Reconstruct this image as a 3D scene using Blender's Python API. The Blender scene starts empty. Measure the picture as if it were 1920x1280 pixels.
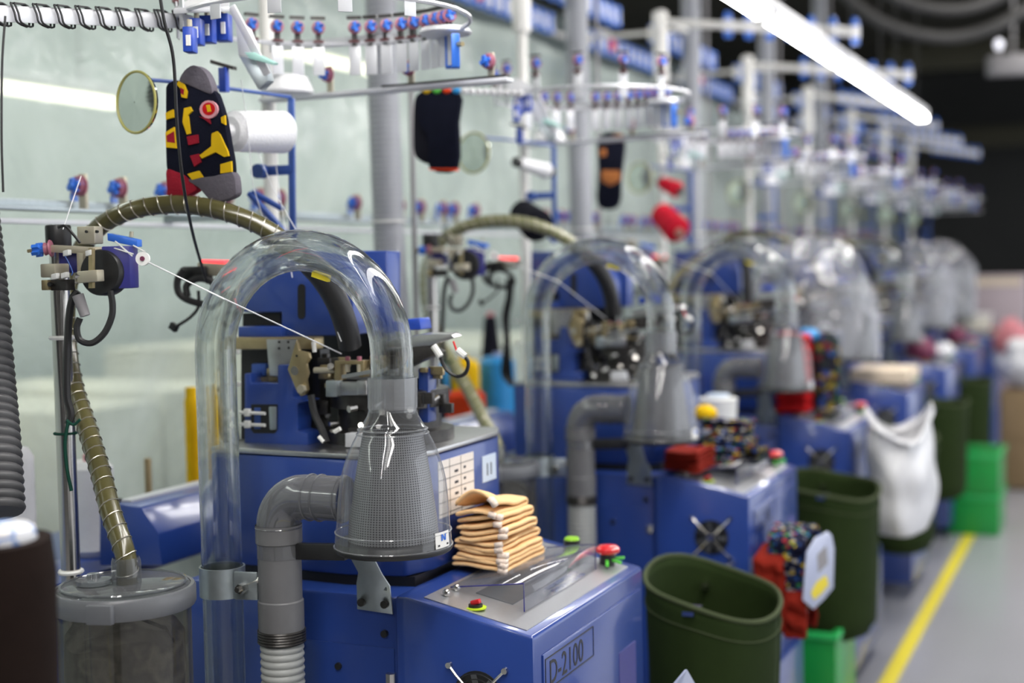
import bpy, math, random
from mathutils import Vector, Matrix, noise
random.seed(7)
PI = math.pi
scn = bpy.context.scene
COL = scn.collection

# ---------------------------------------------------------------- camera
CAM_H, F = 1.32, 2667.0
TH, PITCH, ROLL = 0.40914, 0.05464, 0.02
fw = Vector((-math.sin(TH)*math.cos(PITCH), math.cos(TH)*math.cos(PITCH), -math.sin(PITCH)))
r0 = Vector((math.cos(TH), math.sin(TH), 0)); u0 = r0.cross(fw)
rt = r0*math.cos(ROLL) - u0*math.sin(ROLL); up = rt.cross(fw)
EYE = Vector((0, 0, CAM_H))
cam = bpy.data.cameras.new('camera'); cam_o = bpy.data.objects.new('camera', cam); COL.objects.link(cam_o)
m = Matrix((rt, up, -fw)).transposed().to_4x4(); m.translation = EYE
cam_o.matrix_world = m
cam.sensor_width = 36.0; cam.lens = F*36.0/1920.0; cam.clip_end = 100
cam.dof.use_dof = True; cam.dof.focus_distance = 2.0; cam.dof.aperture_fstop = 2.1
scn.camera = cam_o

# ---------------------------------------------------------------- world, exposure, lights
w = bpy.data.worlds.new('world'); scn.world = w; w.use_nodes = True
w.node_tree.nodes['Background'].inputs[0].default_value = (0.75, 0.85, 1.0, 1)
w.node_tree.nodes['Background'].inputs[1].default_value = 0.05
vs = scn.view_settings
vs.view_transform = 'Standard'; vs.look = 'None'; vs.gamma = 1; vs.use_curve_mapping = False
vs.exposure = 0.0
try:
    scn.cycles.use_denoising = True
    scn.cycles.transparent_max_bounces = 40
    scn.cycles.max_bounces = 10
    scn.cycles.sample_clamp_indirect = 6.0
except Exception:
    pass

def area(name, loc, sx, sy, power, col=(1, .97, .93), rot=(0, 0, 0)):
    l = bpy.data.lights.new(name, 'AREA'); l.shape = 'RECTANGLE'; l.size = sx; l.size_y = sy
    l.energy = power; l.color = col
    o = bpy.data.objects.new(name, l); COL.objects.link(o); o.location = loc; o.rotation_euler = rot
    return o
TUBE_E = 36.0
area('aisle_lamp_light', (0.1, 4.2, 3.2), .3, 13, 250)
area('near_lamp_light', (-0.45, -0.6, 2.75), .25, 2.6, 10)
area('curtain_lamp_light', (-3.3, 4.0, 3.1), .3, 14, 190, (1, .99, .93))
area('side_fill_light', (2.25, 9.5, 1.5), 2.2, 16, 150, (.90, .94, 1), (0, PI/2, 0))  # added unseen light from the right, lightens and reflects in the aisle fronts
area('far_fill_light', (1.25, 17.8, 1.35), 2.1, 2.5, 60, (.90, .94, 1), (PI/2, 0, 0))  # added unseen light at the far end, mirrored in the box fronts

# ---------------------------------------------------------------- helpers
def at(px, py, X=None, Y=None, Z=None, d=None):
    v = fw + rt*((px-960)/F) - up*((py-640)/F)
    if d is None:
        d = X/v.x if X is not None else Y/v.y if Y is not None else (Z-CAM_H)/v.z
    return EYE + v*d

def catmull(p, n=6, closed=False):
    p = [Vector(q) for q in p]; out = []
    N = len(p)
    for i in range(N if closed else N-1):
        a = p[(i-1) % N] if closed or i else p[0]*2-p[1]
        b = p[i]; c = p[(i+1) % N]
        e = p[(i+2) % N] if closed or i < N-2 else p[-1]*2-p[-2]
        for k in range(n):
            t = k/n
            out.append(.5*((2*b)+(c-a)*t+(2*a-5*b+4*c-e)*t*t+(3*b-a-3*c+e)*t**3))
    if not closed: out.append(p[-1])
    return out

def resample(p, step):
    p = [Vector(q) for q in p]
    L = [0]
    for a, b in zip(p, p[1:]): L.append(L[-1]+(b-a).length)
    n = max(2, int(L[-1]/step)); out = []; j = 0
    for i in range(n+1):
        s = L[-1]*i/n
        while j < len(p)-2 and L[j+1] < s: j += 1
        t = (s-L[j])/max(1e-9, L[j+1]-L[j])
        out.append(p[j].lerp(p[j+1], min(1, t)))
    return out

def frames(p):
    T = []
    for i in range(len(p)):
        a = p[max(0, i-1)]; b = p[min(len(p)-1, i+1)]
        T.append((b-a).normalized())
    n = T[0].orthogonal().normalized(); fr = []
    for t in T:
        n = (n - t*n.dot(t)).normalized()
        fr.append((t, n, t.cross(n)))
    return fr

class MB:
    def __init__(s): s.v = []; s.f = []
    def add(s, vs, fs):
        o = len(s.v); s.v += [Vector(q) for q in vs]; s.f += [[i+o for i in f] for f in fs]; return s
    def box(s, lo, hi):
        x0, y0, z0 = lo; x1, y1, z1 = hi
        return s.add([(x0,y0,z0),(x1,y0,z0),(x1,y1,z0),(x0,y1,z0),(x0,y0,z1),(x1,y0,z1),(x1,y1,z1),(x0,y1,z1)],
                     [(0,3,2,1),(4,5,6,7),(0,1,5,4),(1,2,6,5),(2,3,7,6),(3,0,4,7)])
    def obox(s, c, x, y, z):     # centre, half-axis vectors
        c, x, y, z = map(Vector, (c, x, y, z))
        return s.add([c-x-y-z, c+x-y-z, c+x+y-z, c-x+y-z, c-x-y+z, c+x-y+z, c+x+y+z, c-x+y+z],
                     [(0,3,2,1),(4,5,6,7),(0,1,5,4),(1,2,6,5),(2,3,7,6),(3,0,4,7)])
    def bar(s, a, b, wv, h):     # flat bar a->b, half-width vector, half-thickness vector
        a, b = Vector(a), Vector(b)
        return s.obox((a+b)/2, (b-a)/2, Vector(wv), Vector(h))
    def prism(s, pts, vec):
        n = len(pts); pts = [Vector(q) for q in pts]; vec = Vector(vec)
        return s.add(pts+[q+vec for q in pts],
                     [list(range(n))[::-1], list(range(n, 2*n))]+[(i, (i+1) % n, (i+1) % n+n, i+n) for i in range(n)])
    def cyl(s, a, b, r0, r1=None, n=16, cap=True):
        a, b = Vector(a), Vector(b); r1 = r0 if r1 is None else r1
        t = (b-a).normalized(); x = t.orthogonal().normalized(); y = t.cross(x)
        vs = [a+(x*math.cos(2*PI*i/n)+y*math.sin(2*PI*i/n))*r0 for i in range(n)]
        vs += [b+(x*math.cos(2*PI*i/n)+y*math.sin(2*PI*i/n))*r1 for i in range(n)]
        fs = [(i, (i+1) % n, (i+1) % n+n, i+n) for i in range(n)]
        if cap: fs += [list(range(n))[::-1], list(range(n, 2*n))]
        return s.add(vs, fs)
    def tube(s, path, r, n=8, cap=True, closed=False):
        p = [Vector(q) for q in path]; fr = frames(p); N = len(p); vs = []
        rf = r if callable(r) else (lambda i: r)
        for i, (q, (t, a, b)) in enumerate(zip(p, fr)):
            rr = rf(i)
            vs += [q+(a*math.cos(2*PI*k/n)+b*math.sin(2*PI*k/n))*rr for k in range(n)]
        fs = [(i*n+k, i*n+(k+1) % n, (i+1)*n+(k+1) % n, (i+1)*n+k) for i in range(N-1) for k in range(n)]
        if cap: fs += [list(range(n))[::-1], list(range((N-1)*n, N*n))]
        return s.add(vs, fs)
    def hose(s, path, r, pitch=.011, amp=.10, n=16):
        p = resample(path, pitch/4)
        return s.tube(p, lambda i: r*(1+amp*(0, .75, 1, .75)[i % 4]-amp), n)
    def spiral(s, path, r, pitch, wr, n=5, seg=12):
        p = resample(path, pitch/seg); fr = frames(p)
        q = [a+(f[1]*math.cos(2*PI*i/seg)+f[2]*math.sin(2*PI*i/seg))*r for i, (a, f) in enumerate(zip(p, fr))]
        return s.tube(q, wr, n)
    def lathe(s, c, prof, n=32, ax=(0, 0, 1)):
        c = Vector(c); t = Vector(ax).normalized(); x = t.orthogonal().normalized() if abs(t.z) < .99 else Vector((1, 0, 0)); y = t.cross(x)
        vs = []
        for r, z in prof:
            vs += [c+t*z+(x*math.cos(2*PI*k/n)+y*math.sin(2*PI*k/n))*r for k in range(n)]
        fs = [(i*n+k, i*n+(k+1) % n, (i+1)*n+(k+1) % n, (i+1)*n+k) for i in range(len(prof)-1) for k in range(n)]
        return s.add(vs, fs)
    def ell(s, c, rx, ry=None, rz=None, n=16, m=10):
        ry = rx if ry is None else ry; rz = rx if rz is None else rz; c = Vector(c)
        vs = []; fs = []
        for j in range(m+1):
            a = PI*j/m
            for k in range(n):
                b = 2*PI*k/n
                vs.append(c+Vector((rx*math.sin(a)*math.cos(b), ry*math.sin(a)*math.sin(b), rz*math.cos(a))))
        for j in range(m):
            for k in range(n): fs.append((j*n+k, (j+1)*n+k, (j+1)*n+(k+1) % n, j*n+(k+1) % n))
        return s.add(vs, fs)
    def ring(s, c, nrm, R, r, n=28, k=6, a0=0, a1=2*PI):
        c = Vector(c); t = Vector(nrm).normalized()
        x = t.orthogonal().normalized() if abs(t.z) < .99 else Vector((1, 0, 0)); y = t.cross(x)
        return s.tube([c+(x*math.cos(a0+(a1-a0)*i/n)+y*math.sin(a0+(a1-a0)*i/n))*R for i in range(n+1)], r, k)
    def grid(s, fn, nu, nv):
        return s.add([fn(i/nu, j/nv) for i in range(nu+1) for j in range(nv+1)],
                     [(i*(nv+1)+j, (i+1)*(nv+1)+j, (i+1)*(nv+1)+j+1, i*(nv+1)+j+1) for i in range(nu) for j in range(nv)])
    def build(s, name, mat, parent=None, bevel=0, label=None, smooth=True, solid=0, sub=0):
        off = OFF.get(parent.name) if parent else None
        if off is None:
            xs = [q.x for q in s.v]; ys = [q.y for q in s.v]; zs = [q.z for q in s.v]
            off = Vector(((min(xs)+max(xs))/2, (min(ys)+max(ys))/2, min(zs)))
        me = bpy.data.meshes.new(name)
        me.from_pydata([q-off for q in s.v], [], s.f); me.validate()
        import bmesh
        b = bmesh.new(); b.from_mesh(me); bmesh.ops.recalc_face_normals(b, faces=b.faces[:])
        if bevel:
            ed = [e for e in b.edges if len(e.link_faces) == 2 and e.calc_face_angle(0) > .5]
            bmesh.ops.bevel(b, geom=ed, offset=bevel, segments=2, profile=.5, affect='EDGES', clamp_overlap=True)
        b.to_mesh(me); b.free()
        if smooth:
            me.polygons.foreach_set('use_smooth', [True]*len(me.polygons)); me.set_sharp_from_angle(angle=math.radians(38))
        me.materials.append(mat)
        o = bpy.data.objects.new(name, me); COL.objects.link(o)
        if parent: o.parent = parent
        else: o.location = off
        OFF[o.name] = off
        if solid:
            md = o.modifiers.new('thickness', 'SOLIDIFY'); md.thickness = solid; md.offset = 0
        if sub:
            md = o.modifiers.new('smooth', 'SUBSURF'); md.levels = sub; md.render_levels = sub
        if label: o['label'] = label
        return o
OFF = {}
def thing(name, label, cat, loc, group=None):
    o = bpy.data.objects.new(name, None); COL.objects.link(o); o.location = loc; OFF[o.name] = Vector(loc)
    o.empty_display_size = .1
    o['label'] = label; o['category'] = cat
    if group: o['group'] = group
    return o
def tag(o, label, cat, group=None, kind=None):
    o['label'] = label; o['category'] = cat
    if group: o['group'] = group
    if kind: o['kind'] = kind
    return o
def struct(o): o['kind'] = 'structure'; return o
def copy_tree(o, parent=None, dY=0, label=None, skip=()):
    c = o.copy(); COL.objects.link(c)
    if parent: c.parent = parent
    else: c.location = o.location+Vector((0, dY, 0))
    if label: c['label'] = label
    for ch in list(o.children):
        if ch.name.split('.')[0] not in skip: copy_tree(ch, c, skip=skip)
    return c
def text_mesh(s, size, o, ex, ey, extr=.0004, align='LEFT'):
    cu = bpy.data.curves.new('lettering', 'FONT'); cu.body = s; cu.size = size; cu.extrude = extr; cu.align_x = align
    cu.resolution_u = 3
    t = bpy.data.objects.new('lettering', cu); COL.objects.link(t)
    bpy.context.view_layer.update()
    me = bpy.data.meshes.new_from_object(t.evaluated_get(bpy.context.evaluated_depsgraph_get()))
    ex, ey = Vector(ex), Vector(ey); ez = ex.cross(ey)
    mb = MB().add([Vector(o)+ex*v.co.x+ey*v.co.y+ez*v.co.z for v in me.vertices], [list(p.vertices) for p in me.polygons])
    bpy.data.objects.remove(t); bpy.data.meshes.remove(me)
    return mb

# ---------------------------------------------------------------- materials
def mat(name, col, rough=.5, metal=0., coat=0., var=.08, scale=40., bump=0., bscale=200., emis=0., spec=.5, trans=None):
    ma = bpy.data.materials.new(name); ma.use_nodes = True; nt = ma.node_tree; N = nt.nodes; L = nt.links
    b = N['Principled BSDF']; b.inputs['Roughness'].default_value = rough; b.inputs['Metallic'].default_value = metal
    b.inputs['Coat Weight'].default_value = coat; b.inputs['Coat Roughness'].default_value = .08
    b.inputs['Specular IOR Level'].default_value = .12 if rough >= .8 else spec
    tc = N.new('ShaderNodeTexCoord'); no = N.new('ShaderNodeTexNoise'); no.inputs['Scale'].default_value = scale
    no.inputs['Detail'].default_value = 3
    L.new(tc.outputs['Object'], no.inputs['Vector'])
    mx = N.new('ShaderNodeMix'); mx.data_type = 'RGBA'
    mx.inputs[6].default_value = tuple(c*(1-var) for c in col)+(1,); mx.inputs[7].default_value = tuple(min(1, c*(1+var)) for c in col)+(1,)
    L.new(no.outputs['Fac'], mx.inputs[0]); L.new(mx.outputs[2], b.inputs['Base Color'])
    if bump:
        n2 = N.new('ShaderNodeTexNoise'); n2.inputs['Scale'].default_value = bscale; L.new(tc.outputs['Object'], n2.inputs['Vector'])
        bp = N.new('ShaderNodeBump'); bp.inputs['Strength'].default_value = bump; bp.inputs['Distance'].default_value = .002
        L.new(n2.outputs['Fac'], bp.inputs['Height']); L.new(bp.outputs[0], b.inputs['Normal'])
    if emis:
        b.inputs['Emission Color'].default_value = tuple(col)+(1,); b.inputs['Emission Strength'].default_value = emis
    return ma

def clear(name, tint=(.93, .95, .95), haze=.06, hcol=(.6, .62, .64), edge=.45, rough=.03, ior=1.45, streak=0.):
    """thin-walled plastic: see-through face-on, milkier and shinier at grazing angles"""
    ma = bpy.data.materials.new(name); ma.use_nodes = True; nt = ma.node_tree; N = nt.nodes; L = nt.links; N.clear()
    out = N.new('ShaderNodeOutputMaterial'); tr = N.new('ShaderNodeBsdfTransparent'); tr.inputs[0].default_value = tint+(1,)
    df = N.new('ShaderNodeBsdfDiffuse'); df.inputs[0].default_value = hcol+(1,)
    gl = N.new('ShaderNodeBsdfGlossy'); gl.inputs['Roughness'].default_value = rough; gl.inputs[0].default_value = (1, 1, 1, 1)
    lw = N.new('ShaderNodeLayerWeight'); lw.inputs[0].default_value = .5
    pw = N.new('ShaderNodeMath'); pw.operation = 'POWER'; pw.inputs[1].default_value = 4; L.new(lw.outputs['Facing'], pw.inputs[0])
    ml = N.new('ShaderNodeMath'); ml.operation = 'MULTIPLY_ADD'; ml.inputs[1].default_value = edge; ml.inputs[2].default_value = haze
    L.new(pw.outputs[0], ml.inputs[0])
    hz = ml.outputs[0]
    tc = N.new('ShaderNodeTexCoord'); no = N.new('ShaderNodeTexNoise'); no.inputs['Scale'].default_value = 9; no.inputs['Detail'].default_value = 5
    L.new(tc.outputs['Object'], no.inputs['Vector'])
    m2 = N.new('ShaderNodeMath'); m2.operation = 'MULTIPLY_ADD'; m2.inputs[1].default_value = streak; L.new(no.outputs['Fac'], m2.inputs[0]); L.new(hz, m2.inputs[2])
    m1 = N.new('ShaderNodeMixShader'); L.new(m2.outputs[0], m1.inputs[0]); L.new(tr.outputs[0], m1.inputs[1]); L.new(df.outputs[0], m1.inputs[2])
    p5 = N.new('ShaderNodeMath'); p5.operation = 'POWER'; p5.inputs[1].default_value = 5; L.new(lw.outputs['Facing'], p5.inputs[0])
    fr = N.new('ShaderNodeMath'); fr.operation = 'MULTIPLY_ADD'; fr.inputs[1].default_value = .55; fr.inputs[2].default_value = ((ior-1)/(ior+1))**2*1.6
    L.new(p5.outputs[0], fr.inputs[0])
    mm = N.new('ShaderNodeMixShader'); L.new(fr.outputs[0], mm.inputs[0]); L.new(m1.outputs[0], mm.inputs[1]); L.new(gl.outputs[0], mm.inputs[2])
    L.new(mm.outputs[0], out.inputs[0])
    return ma

def ramp_mat(name, stops, scale=6, rough=.8, detail=2, voronoi=False, constant=True, bump=.3):
    """cloth printed with patches of several yarn colours"""
    ma = bpy.data.materials.new(name); ma.use_nodes = True; nt = ma.node_tree; N = nt.nodes; L = nt.links
    b = N['Principled BSDF']; b.inputs['Roughness'].default_value = rough; b.inputs['Specular IOR Level'].default_value = .15
    tc = N.new('ShaderNodeTexCoord')
    if voronoi:
        t = N.new('ShaderNodeTexVoronoi'); t.inputs['Scale'].default_value = scale
        sp = N.new('ShaderNodeSeparateColor'); L.new(t.outputs['Color'], sp.inputs[0]); src = sp.outputs[0]
    else:
        t = N.new('ShaderNodeTexNoise'); t.inputs['Scale'].default_value = scale; t.inputs['Detail'].default_value = detail; src = t.outputs['Fac']
    L.new(tc.outputs['Object'], t.inputs['Vector'])
    cr = N.new('ShaderNodeValToRGB'); e = cr.color_ramp
    if constant: e.interpolation = 'CONSTANT'
    while len(e.elements) < len(stops): e.elements.new(.5)
    for el, (p, c) in zip(e.elements, stops): el.position = p; el.color = tuple(c)+(1,)
    L.new(src, cr.inputs[0]); L.new(cr.outputs[0], b.inputs['Base Color'])
    n2 = N.new('ShaderNodeTexNoise'); n2.inputs['Scale'].default_value = 300; L.new(tc.outputs['Object'], n2.inputs['Vector'])
    bp = N.new('ShaderNodeBump'); bp.inputs['Strength'].default_value = bump; bp.inputs['Distance'].default_value = .002
    L.new(n2.outputs['Fac'], bp.inputs['Height']); L.new(bp.outputs[0], b.inputs['Normal'])
    return ma

M = dict(
    blue=mat('blue_enamel', (.017, .048, .235), .30, coat=.35, var=.06, scale=8),
    blue_box=mat('blue_enamel_box', (.018, .050, .245), .28, coat=.5, var=.06, scale=8),
    dblue=mat('blue_bracket_paint', (.03, .08, .30), .4, var=.1),
    clip=mat('bright_blue_plastic', (.03, .15, .62), .35, var=.08),
    navyblock=mat('blue_sensor_plastic', (.015, .055, .36), .35, var=.1),
    purple=mat('indigo_housing', (.03, .03, .20), .4, var=.1),
    steel=mat('brushed_steel', (.55, .55, .55), .32, 1, var=.08, scale=120, bump=.05),
    panel=mat('silver_panel', (.50, .51, .53), .32, .75, var=.04, scale=150),
    zinc=mat('galvanized_steel', (.40, .45, .47), .35, .8, var=.15, scale=60),
    chrome=mat('chrome', (.62, .60, .57), .22, 1, var=.03),
    alu=mat('white_grey_aluminium', (.60, .61, .64), .4, .25, var=.05),
    white_paint=mat('cream_white_paint', (.72, .71, .68), .4, var=.05),
    brass=mat('zinc_yellow_plating', (.42, .34, .19), .35, .8, var=.18, scale=60),
    tan=mat('nickel_casting', (.48, .44, .34), .4, .6, var=.1),
    black=mat('black_metal', (.012, .012, .013), .4, var=.3),
    rubber=mat('black_cable_rubber', (.012, .012, .013), .45, var=.2),
    dark=mat('oily_dark_steel', (.05, .047, .045), .35, .6, var=.5, scale=70, bump=.2),
    pink=mat('pink_ceramic', (.35, .12, .17), .35, var=.1),
    maroon=mat('maroon_bakelite', (.10, .025, .03), .4, var=.1),
    wtag=mat('white_plastic', (.75, .75, .73), .4, var=.03),
    duct=mat('grey_duct_plastic', (.20, .21, .225), .5, var=.1, bump=.1),
    mduct=mat('silver_duct_plastic', (.30, .31, .34), .42, var=.08),
    ddarkduct=mat('dark_duct_plastic', (.05, .05, .053), .5, var=.15),
    lduct=mat('pale_hose_plastic', (.36, .37, .36), .45, var=.1),
    pvc=clear('smoky_grey_pipe', (.60, .61, .63), .26, (.26, .265, .28), .50, .06, 1.5, streak=.16),
    pvcdark=mat('grey_pvc', (.13, .13, .135), .38, var=.15, scale=25),
    tube=clear('clear_acrylic_tube', (.955, .965, .965), .015, (.60, .63, .66), .42, .03, 1.45, streak=.05),
    cone=clear('clear_dome_plastic', (.90, .91, .92), .05, (.42, .43, .45), .45, .05, 1.45, streak=.05),
    collar=clear('hazy_collar_plastic', (.80, .81, .82), .20, (.42, .43, .45), .4, .08, 1.45, streak=.08),
    olive=mat('olive_hose_vinyl', (.080, .072, .028), .22, coat=.4, var=.25, scale=14),
    oliveb=mat('pale_olive_hose', (.21, .21, .11), .28, coat=.3, var=.2, scale=14),
    wire=mat('hose_wire', (.45, .42, .36), .3, .8),
    canister=clear('scratched_clear_canister', (.60, .60, .57), .07, (.13, .125, .11), .45, .08, streak=.25),
    lid=clear('clear_lid', (.66, .68, .69), .12, (.26, .27, .29), .3, .06, streak=.12),
    lidrim=mat('grey_lid_rim', (.11, .115, .125), .35, var=.08),
    lint=ramp_mat('lint_fluff', [(0, (.03, .028, .025)), (.42, (.09, .085, .075)), (.52, (.035, .033, .03)), (.62, (.13, .12, .10)), (.72, (.04, .037, .034))], 16, .95, 6, constant=False),
    lintgreen=mat('green_lint', (.02, .12, .03), .95, var=.4), lintyellow=mat('yellow_lint', (.16, .16, .02), .95, var=.4),
    acrylic=clear('acrylic_cover', (.84, .85, .87), .05, (.5, .5, .55), .2, .04, 1.5),
    ared=mat('red_button', (.62, .015, .02), .28, coat=.5), agreen=mat('lime_button', (.30, .62, .03), .35),
    keygreen=mat('green_key_plastic', (.10, .55, .06), .4), yring=mat('yellow_green_ring', (.52, .70, .02), .4),
    ink=mat('black_ink', (.01, .01, .015), .5), paper=mat('white_paper', (.80, .79, .76), .6, var=.03),
    notice=mat('cream_paper', (.74, .70, .66), .6, var=.03), palepaper=mat('pale_label', (.55, .64, .76), .5, var=.03),
    peach=mat('peach_terry', (.92, .60, .31), .95, var=.10, scale=90, bump=.8, bscale=420),
    peachw=mat('peach_cuff_trim', (.84, .70, .60), .95, var=.06, scale=160, bump=.6),
    cloth=mat('dark_green_canvas', (.017, .030, .007), .85, var=.2, scale=20, bump=.3, bscale=500),
    clothrim=mat('green_piping', (.055, .07, .033), .8),
    yarnw=mat('white_yarn', (.80, .80, .82), .8, var=.04, scale=60, bump=.4, bscale=260),
    yarnb=mat('brown_yarn', (.013, .0075, .006), .9, var=.25, scale=30, bump=.4, bscale=300),
    yarnk=mat('black_yarn', (.010, .010, .016), .9, var=.3), yarnr=mat('red_yarn', (.52, .012, .03), .85, var=.15, bump=.4),
    yarny=mat('yellow_yarn', (.80, .50, .01), .8, var=.08, bump=.3), yarno=mat('red_orange_yarn', (.72, .06, .015), .8, var=.1),
    yarnc=mat('cyan_wrap', (.02, .27, .62), .45, var=.2, scale=12), lav=mat('lavender_wrap', (.32, .34, .55), .4, var=.1),
    green=mat('green_crate_plastic', (.008, .27, .045), .35, var=.06), greend=mat('green_crate_edge', (.02, .42, .10), .35),
    kraft=mat('kraft_paper', (.24, .17, .095), .85, var=.12, scale=30), card=mat('beige_card', (.66, .55, .42), .7, var=.06),
    bag=mat('white_poly_bag', (.70, .70, .72), .35, var=.08, bump=.6, bscale=30),
    lavplate=mat('pale_blue_plate', (.40, .44, .60), .35, coat=.3, var=.05), yellow=mat('yellow_sticker', (.72, .58, .02), .5, var=.1),
    redwool=mat('brick_red_knit', (.20, .014, .007), .9, var=.3, scale=30, bump=.7, bscale=240),
    red=mat('red_knit', (.48, .01, .012), .85, var=.15, bump=.5),
    navy=mat('navy_knit', (.006, .007, .016), .92, var=.3, scale=40, bump=.4),
    print=ramp_mat('navy_confetti_knit', [(0, (.008, .010, .030)), (.58, (.30, .02, .02)), (.63, (.03, .16, .05)), (.69, (.010, .012, .034)), (.80, (.45, .33, .02)), (.85, (.02, .08, .30)), (.92, (.3, .3, .33))], 130, .9, voronoi=True),
    print2=ramp_mat('dark_motley_knit', [(0, (.012, .012, .02)), (.45, (.10, .015, .02)), (.58, (.02, .03, .03)), (.72, (.20, .15, .02)), (.84, (.01, .05, .03)), (.92, (.02, .05, .2))], 60, .9, voronoi=True),
    greyknit=mat('grey_knit', (.11, .10, .12), .9, var=.2, bump=.5), redknit=mat('crimson_knit', (.26, .012, .025), .9, var=.15, bump=.5),
    yknit=mat('yellow_knit', (.66, .42, .01), .9, var=.1), pinkknit=mat('pink_knit', (.62, .30, .34), .9), mirror=mat('mirror_face', (.62, .66, .62), .08, 1, var=.05, scale=10),
    mrim=mat('mirror_rim', (.36, .34, .10), .4, var=.2), film=clear('cover_film', (.90, .90, .92), .10, (.56, .56, .61), .5, .10, 1.45, streak=.18),
    screen=mat('red_led_bar', (1, .05, .06), .4, emis=2.2),
    tubeglow=mat('lit_tube', (1, .98, .95), .4, emis=TUBE_E), fixture=mat('white_fixture', (.72, .72, .74), .4),
    yline=mat('yellow_floor_paint', (.72, .60, .035), .45, var=.08, scale=15), carton=mat('cream_carton', (.74, .72, .62), .8, var=.05),
    pinkwrap=mat('pink_wrap', (.62, .22, .25), .6), board=mat('pale_pink_board', (.40, .33, .36), .5, var=.05), darkstuff=mat('dark_grey_pallet', (.10, .12, .13), .8, var=.2),
    cable=mat('grey_cable', (.25, .24, .25), .5), beam=mat('olive_beam_paint', (.06, .055, .035), .7, var=.2), gduct=mat('grey_ceiling_hose', (.05, .048, .047), .5),
    lamp=mat('signal_lamp_red', (.75, .02, .03), .3, coat=.5), magenta=mat('plum_bag', (.13, .012, .05), .5, var=.3), orange=mat('orange_knit', (.45, .16, .05), .9),
    palepeg=mat('brass_peg', (.40, .30, .16), .35, .7), teal=mat('teal_plate', (.30, .52, .47), .4),
)

def meshcone_mat():
    ma = bpy.data.materials.new('perforated_steel'); ma.use_nodes = True; nt = ma.node_tree; N = nt.nodes; L = nt.links
    b = N['Principled BSDF']; b.inputs['Metallic'].default_value = .5; b.inputs['Roughness'].default_value = .4
    tc = N.new('ShaderNodeTexCoord'); sp = N.new('ShaderNodeSeparateXYZ'); L.new(tc.outputs['UV'], sp.inputs[0])
    outs = []
    for k, n in ((0, 88), (1, 46)):
        a = N.new('ShaderNodeMath'); a.operation = 'MULTIPLY'; a.inputs[1].default_value = n; L.new(sp.outputs[k], a.inputs[0])
        f = N.new('ShaderNodeMath'); f.operation = 'FRACT'; L.new(a.outputs[0], f.inputs[0])
        g = N.new('ShaderNodeMath'); g.operation = 'GREATER_THAN'; g.inputs[1].default_value = .42; L.new(f.outputs[0], g.inputs[0]); outs.append(g)
    mu = N.new('ShaderNodeMath'); mu.operation = 'MULTIPLY'; L.new(outs[0].outputs[0], mu.inputs[0]); L.new(outs[1].outputs[0], mu.inputs[1])
    mx = N.new('ShaderNodeMix'); mx.data_type = 'RGBA'; mx.inputs[6].default_value = (.25, .25, .26, 1); mx.inputs[7].default_value = (.035, .035, .037, 1)
    L.new(mu.outputs[0], mx.inputs[0]); L.new(mx.outputs[2], b.inputs['Base Color'])
    return ma
M['meshcone'] = meshcone_mat()
def glass_mat():
    ma = bpy.data.materials.new('solid_acrylic'); ma.use_nodes = True; nt = ma.node_tree; N = nt.nodes; L = nt.links; N.clear()
    out = N.new('ShaderNodeOutputMaterial'); g = N.new('ShaderNodeBsdfGlass'); g.inputs['IOR'].default_value = 1.47; g.inputs['Color'].default_value = (.975, .985, .98, 1)
    tc = N.new('ShaderNodeTexCoord'); no = N.new('ShaderNodeTexNoise'); no.inputs['Scale'].default_value = 40; L.new(tc.outputs['Object'], no.inputs['Vector'])
    mr = N.new('ShaderNodeMapRange'); mr.inputs[3].default_value = .0; mr.inputs[4].default_value = .05; L.new(no.outputs['Fac'], mr.inputs[0]); L.new(mr.outputs[0], g.inputs['Roughness'])
    tr = N.new('ShaderNodeBsdfTransparent'); tr.inputs[0].default_value = (.93, .94, .94, 1)
    mx = N.new('ShaderNodeMixShader'); mx.inputs[0].default_value = .25; L.new(g.outputs[0], mx.inputs[1]); L.new(tr.outputs[0], mx.inputs[2])
    L.new(mx.outputs[0], out.inputs[0]); return ma
M['glass'] = glass_mat()

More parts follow.
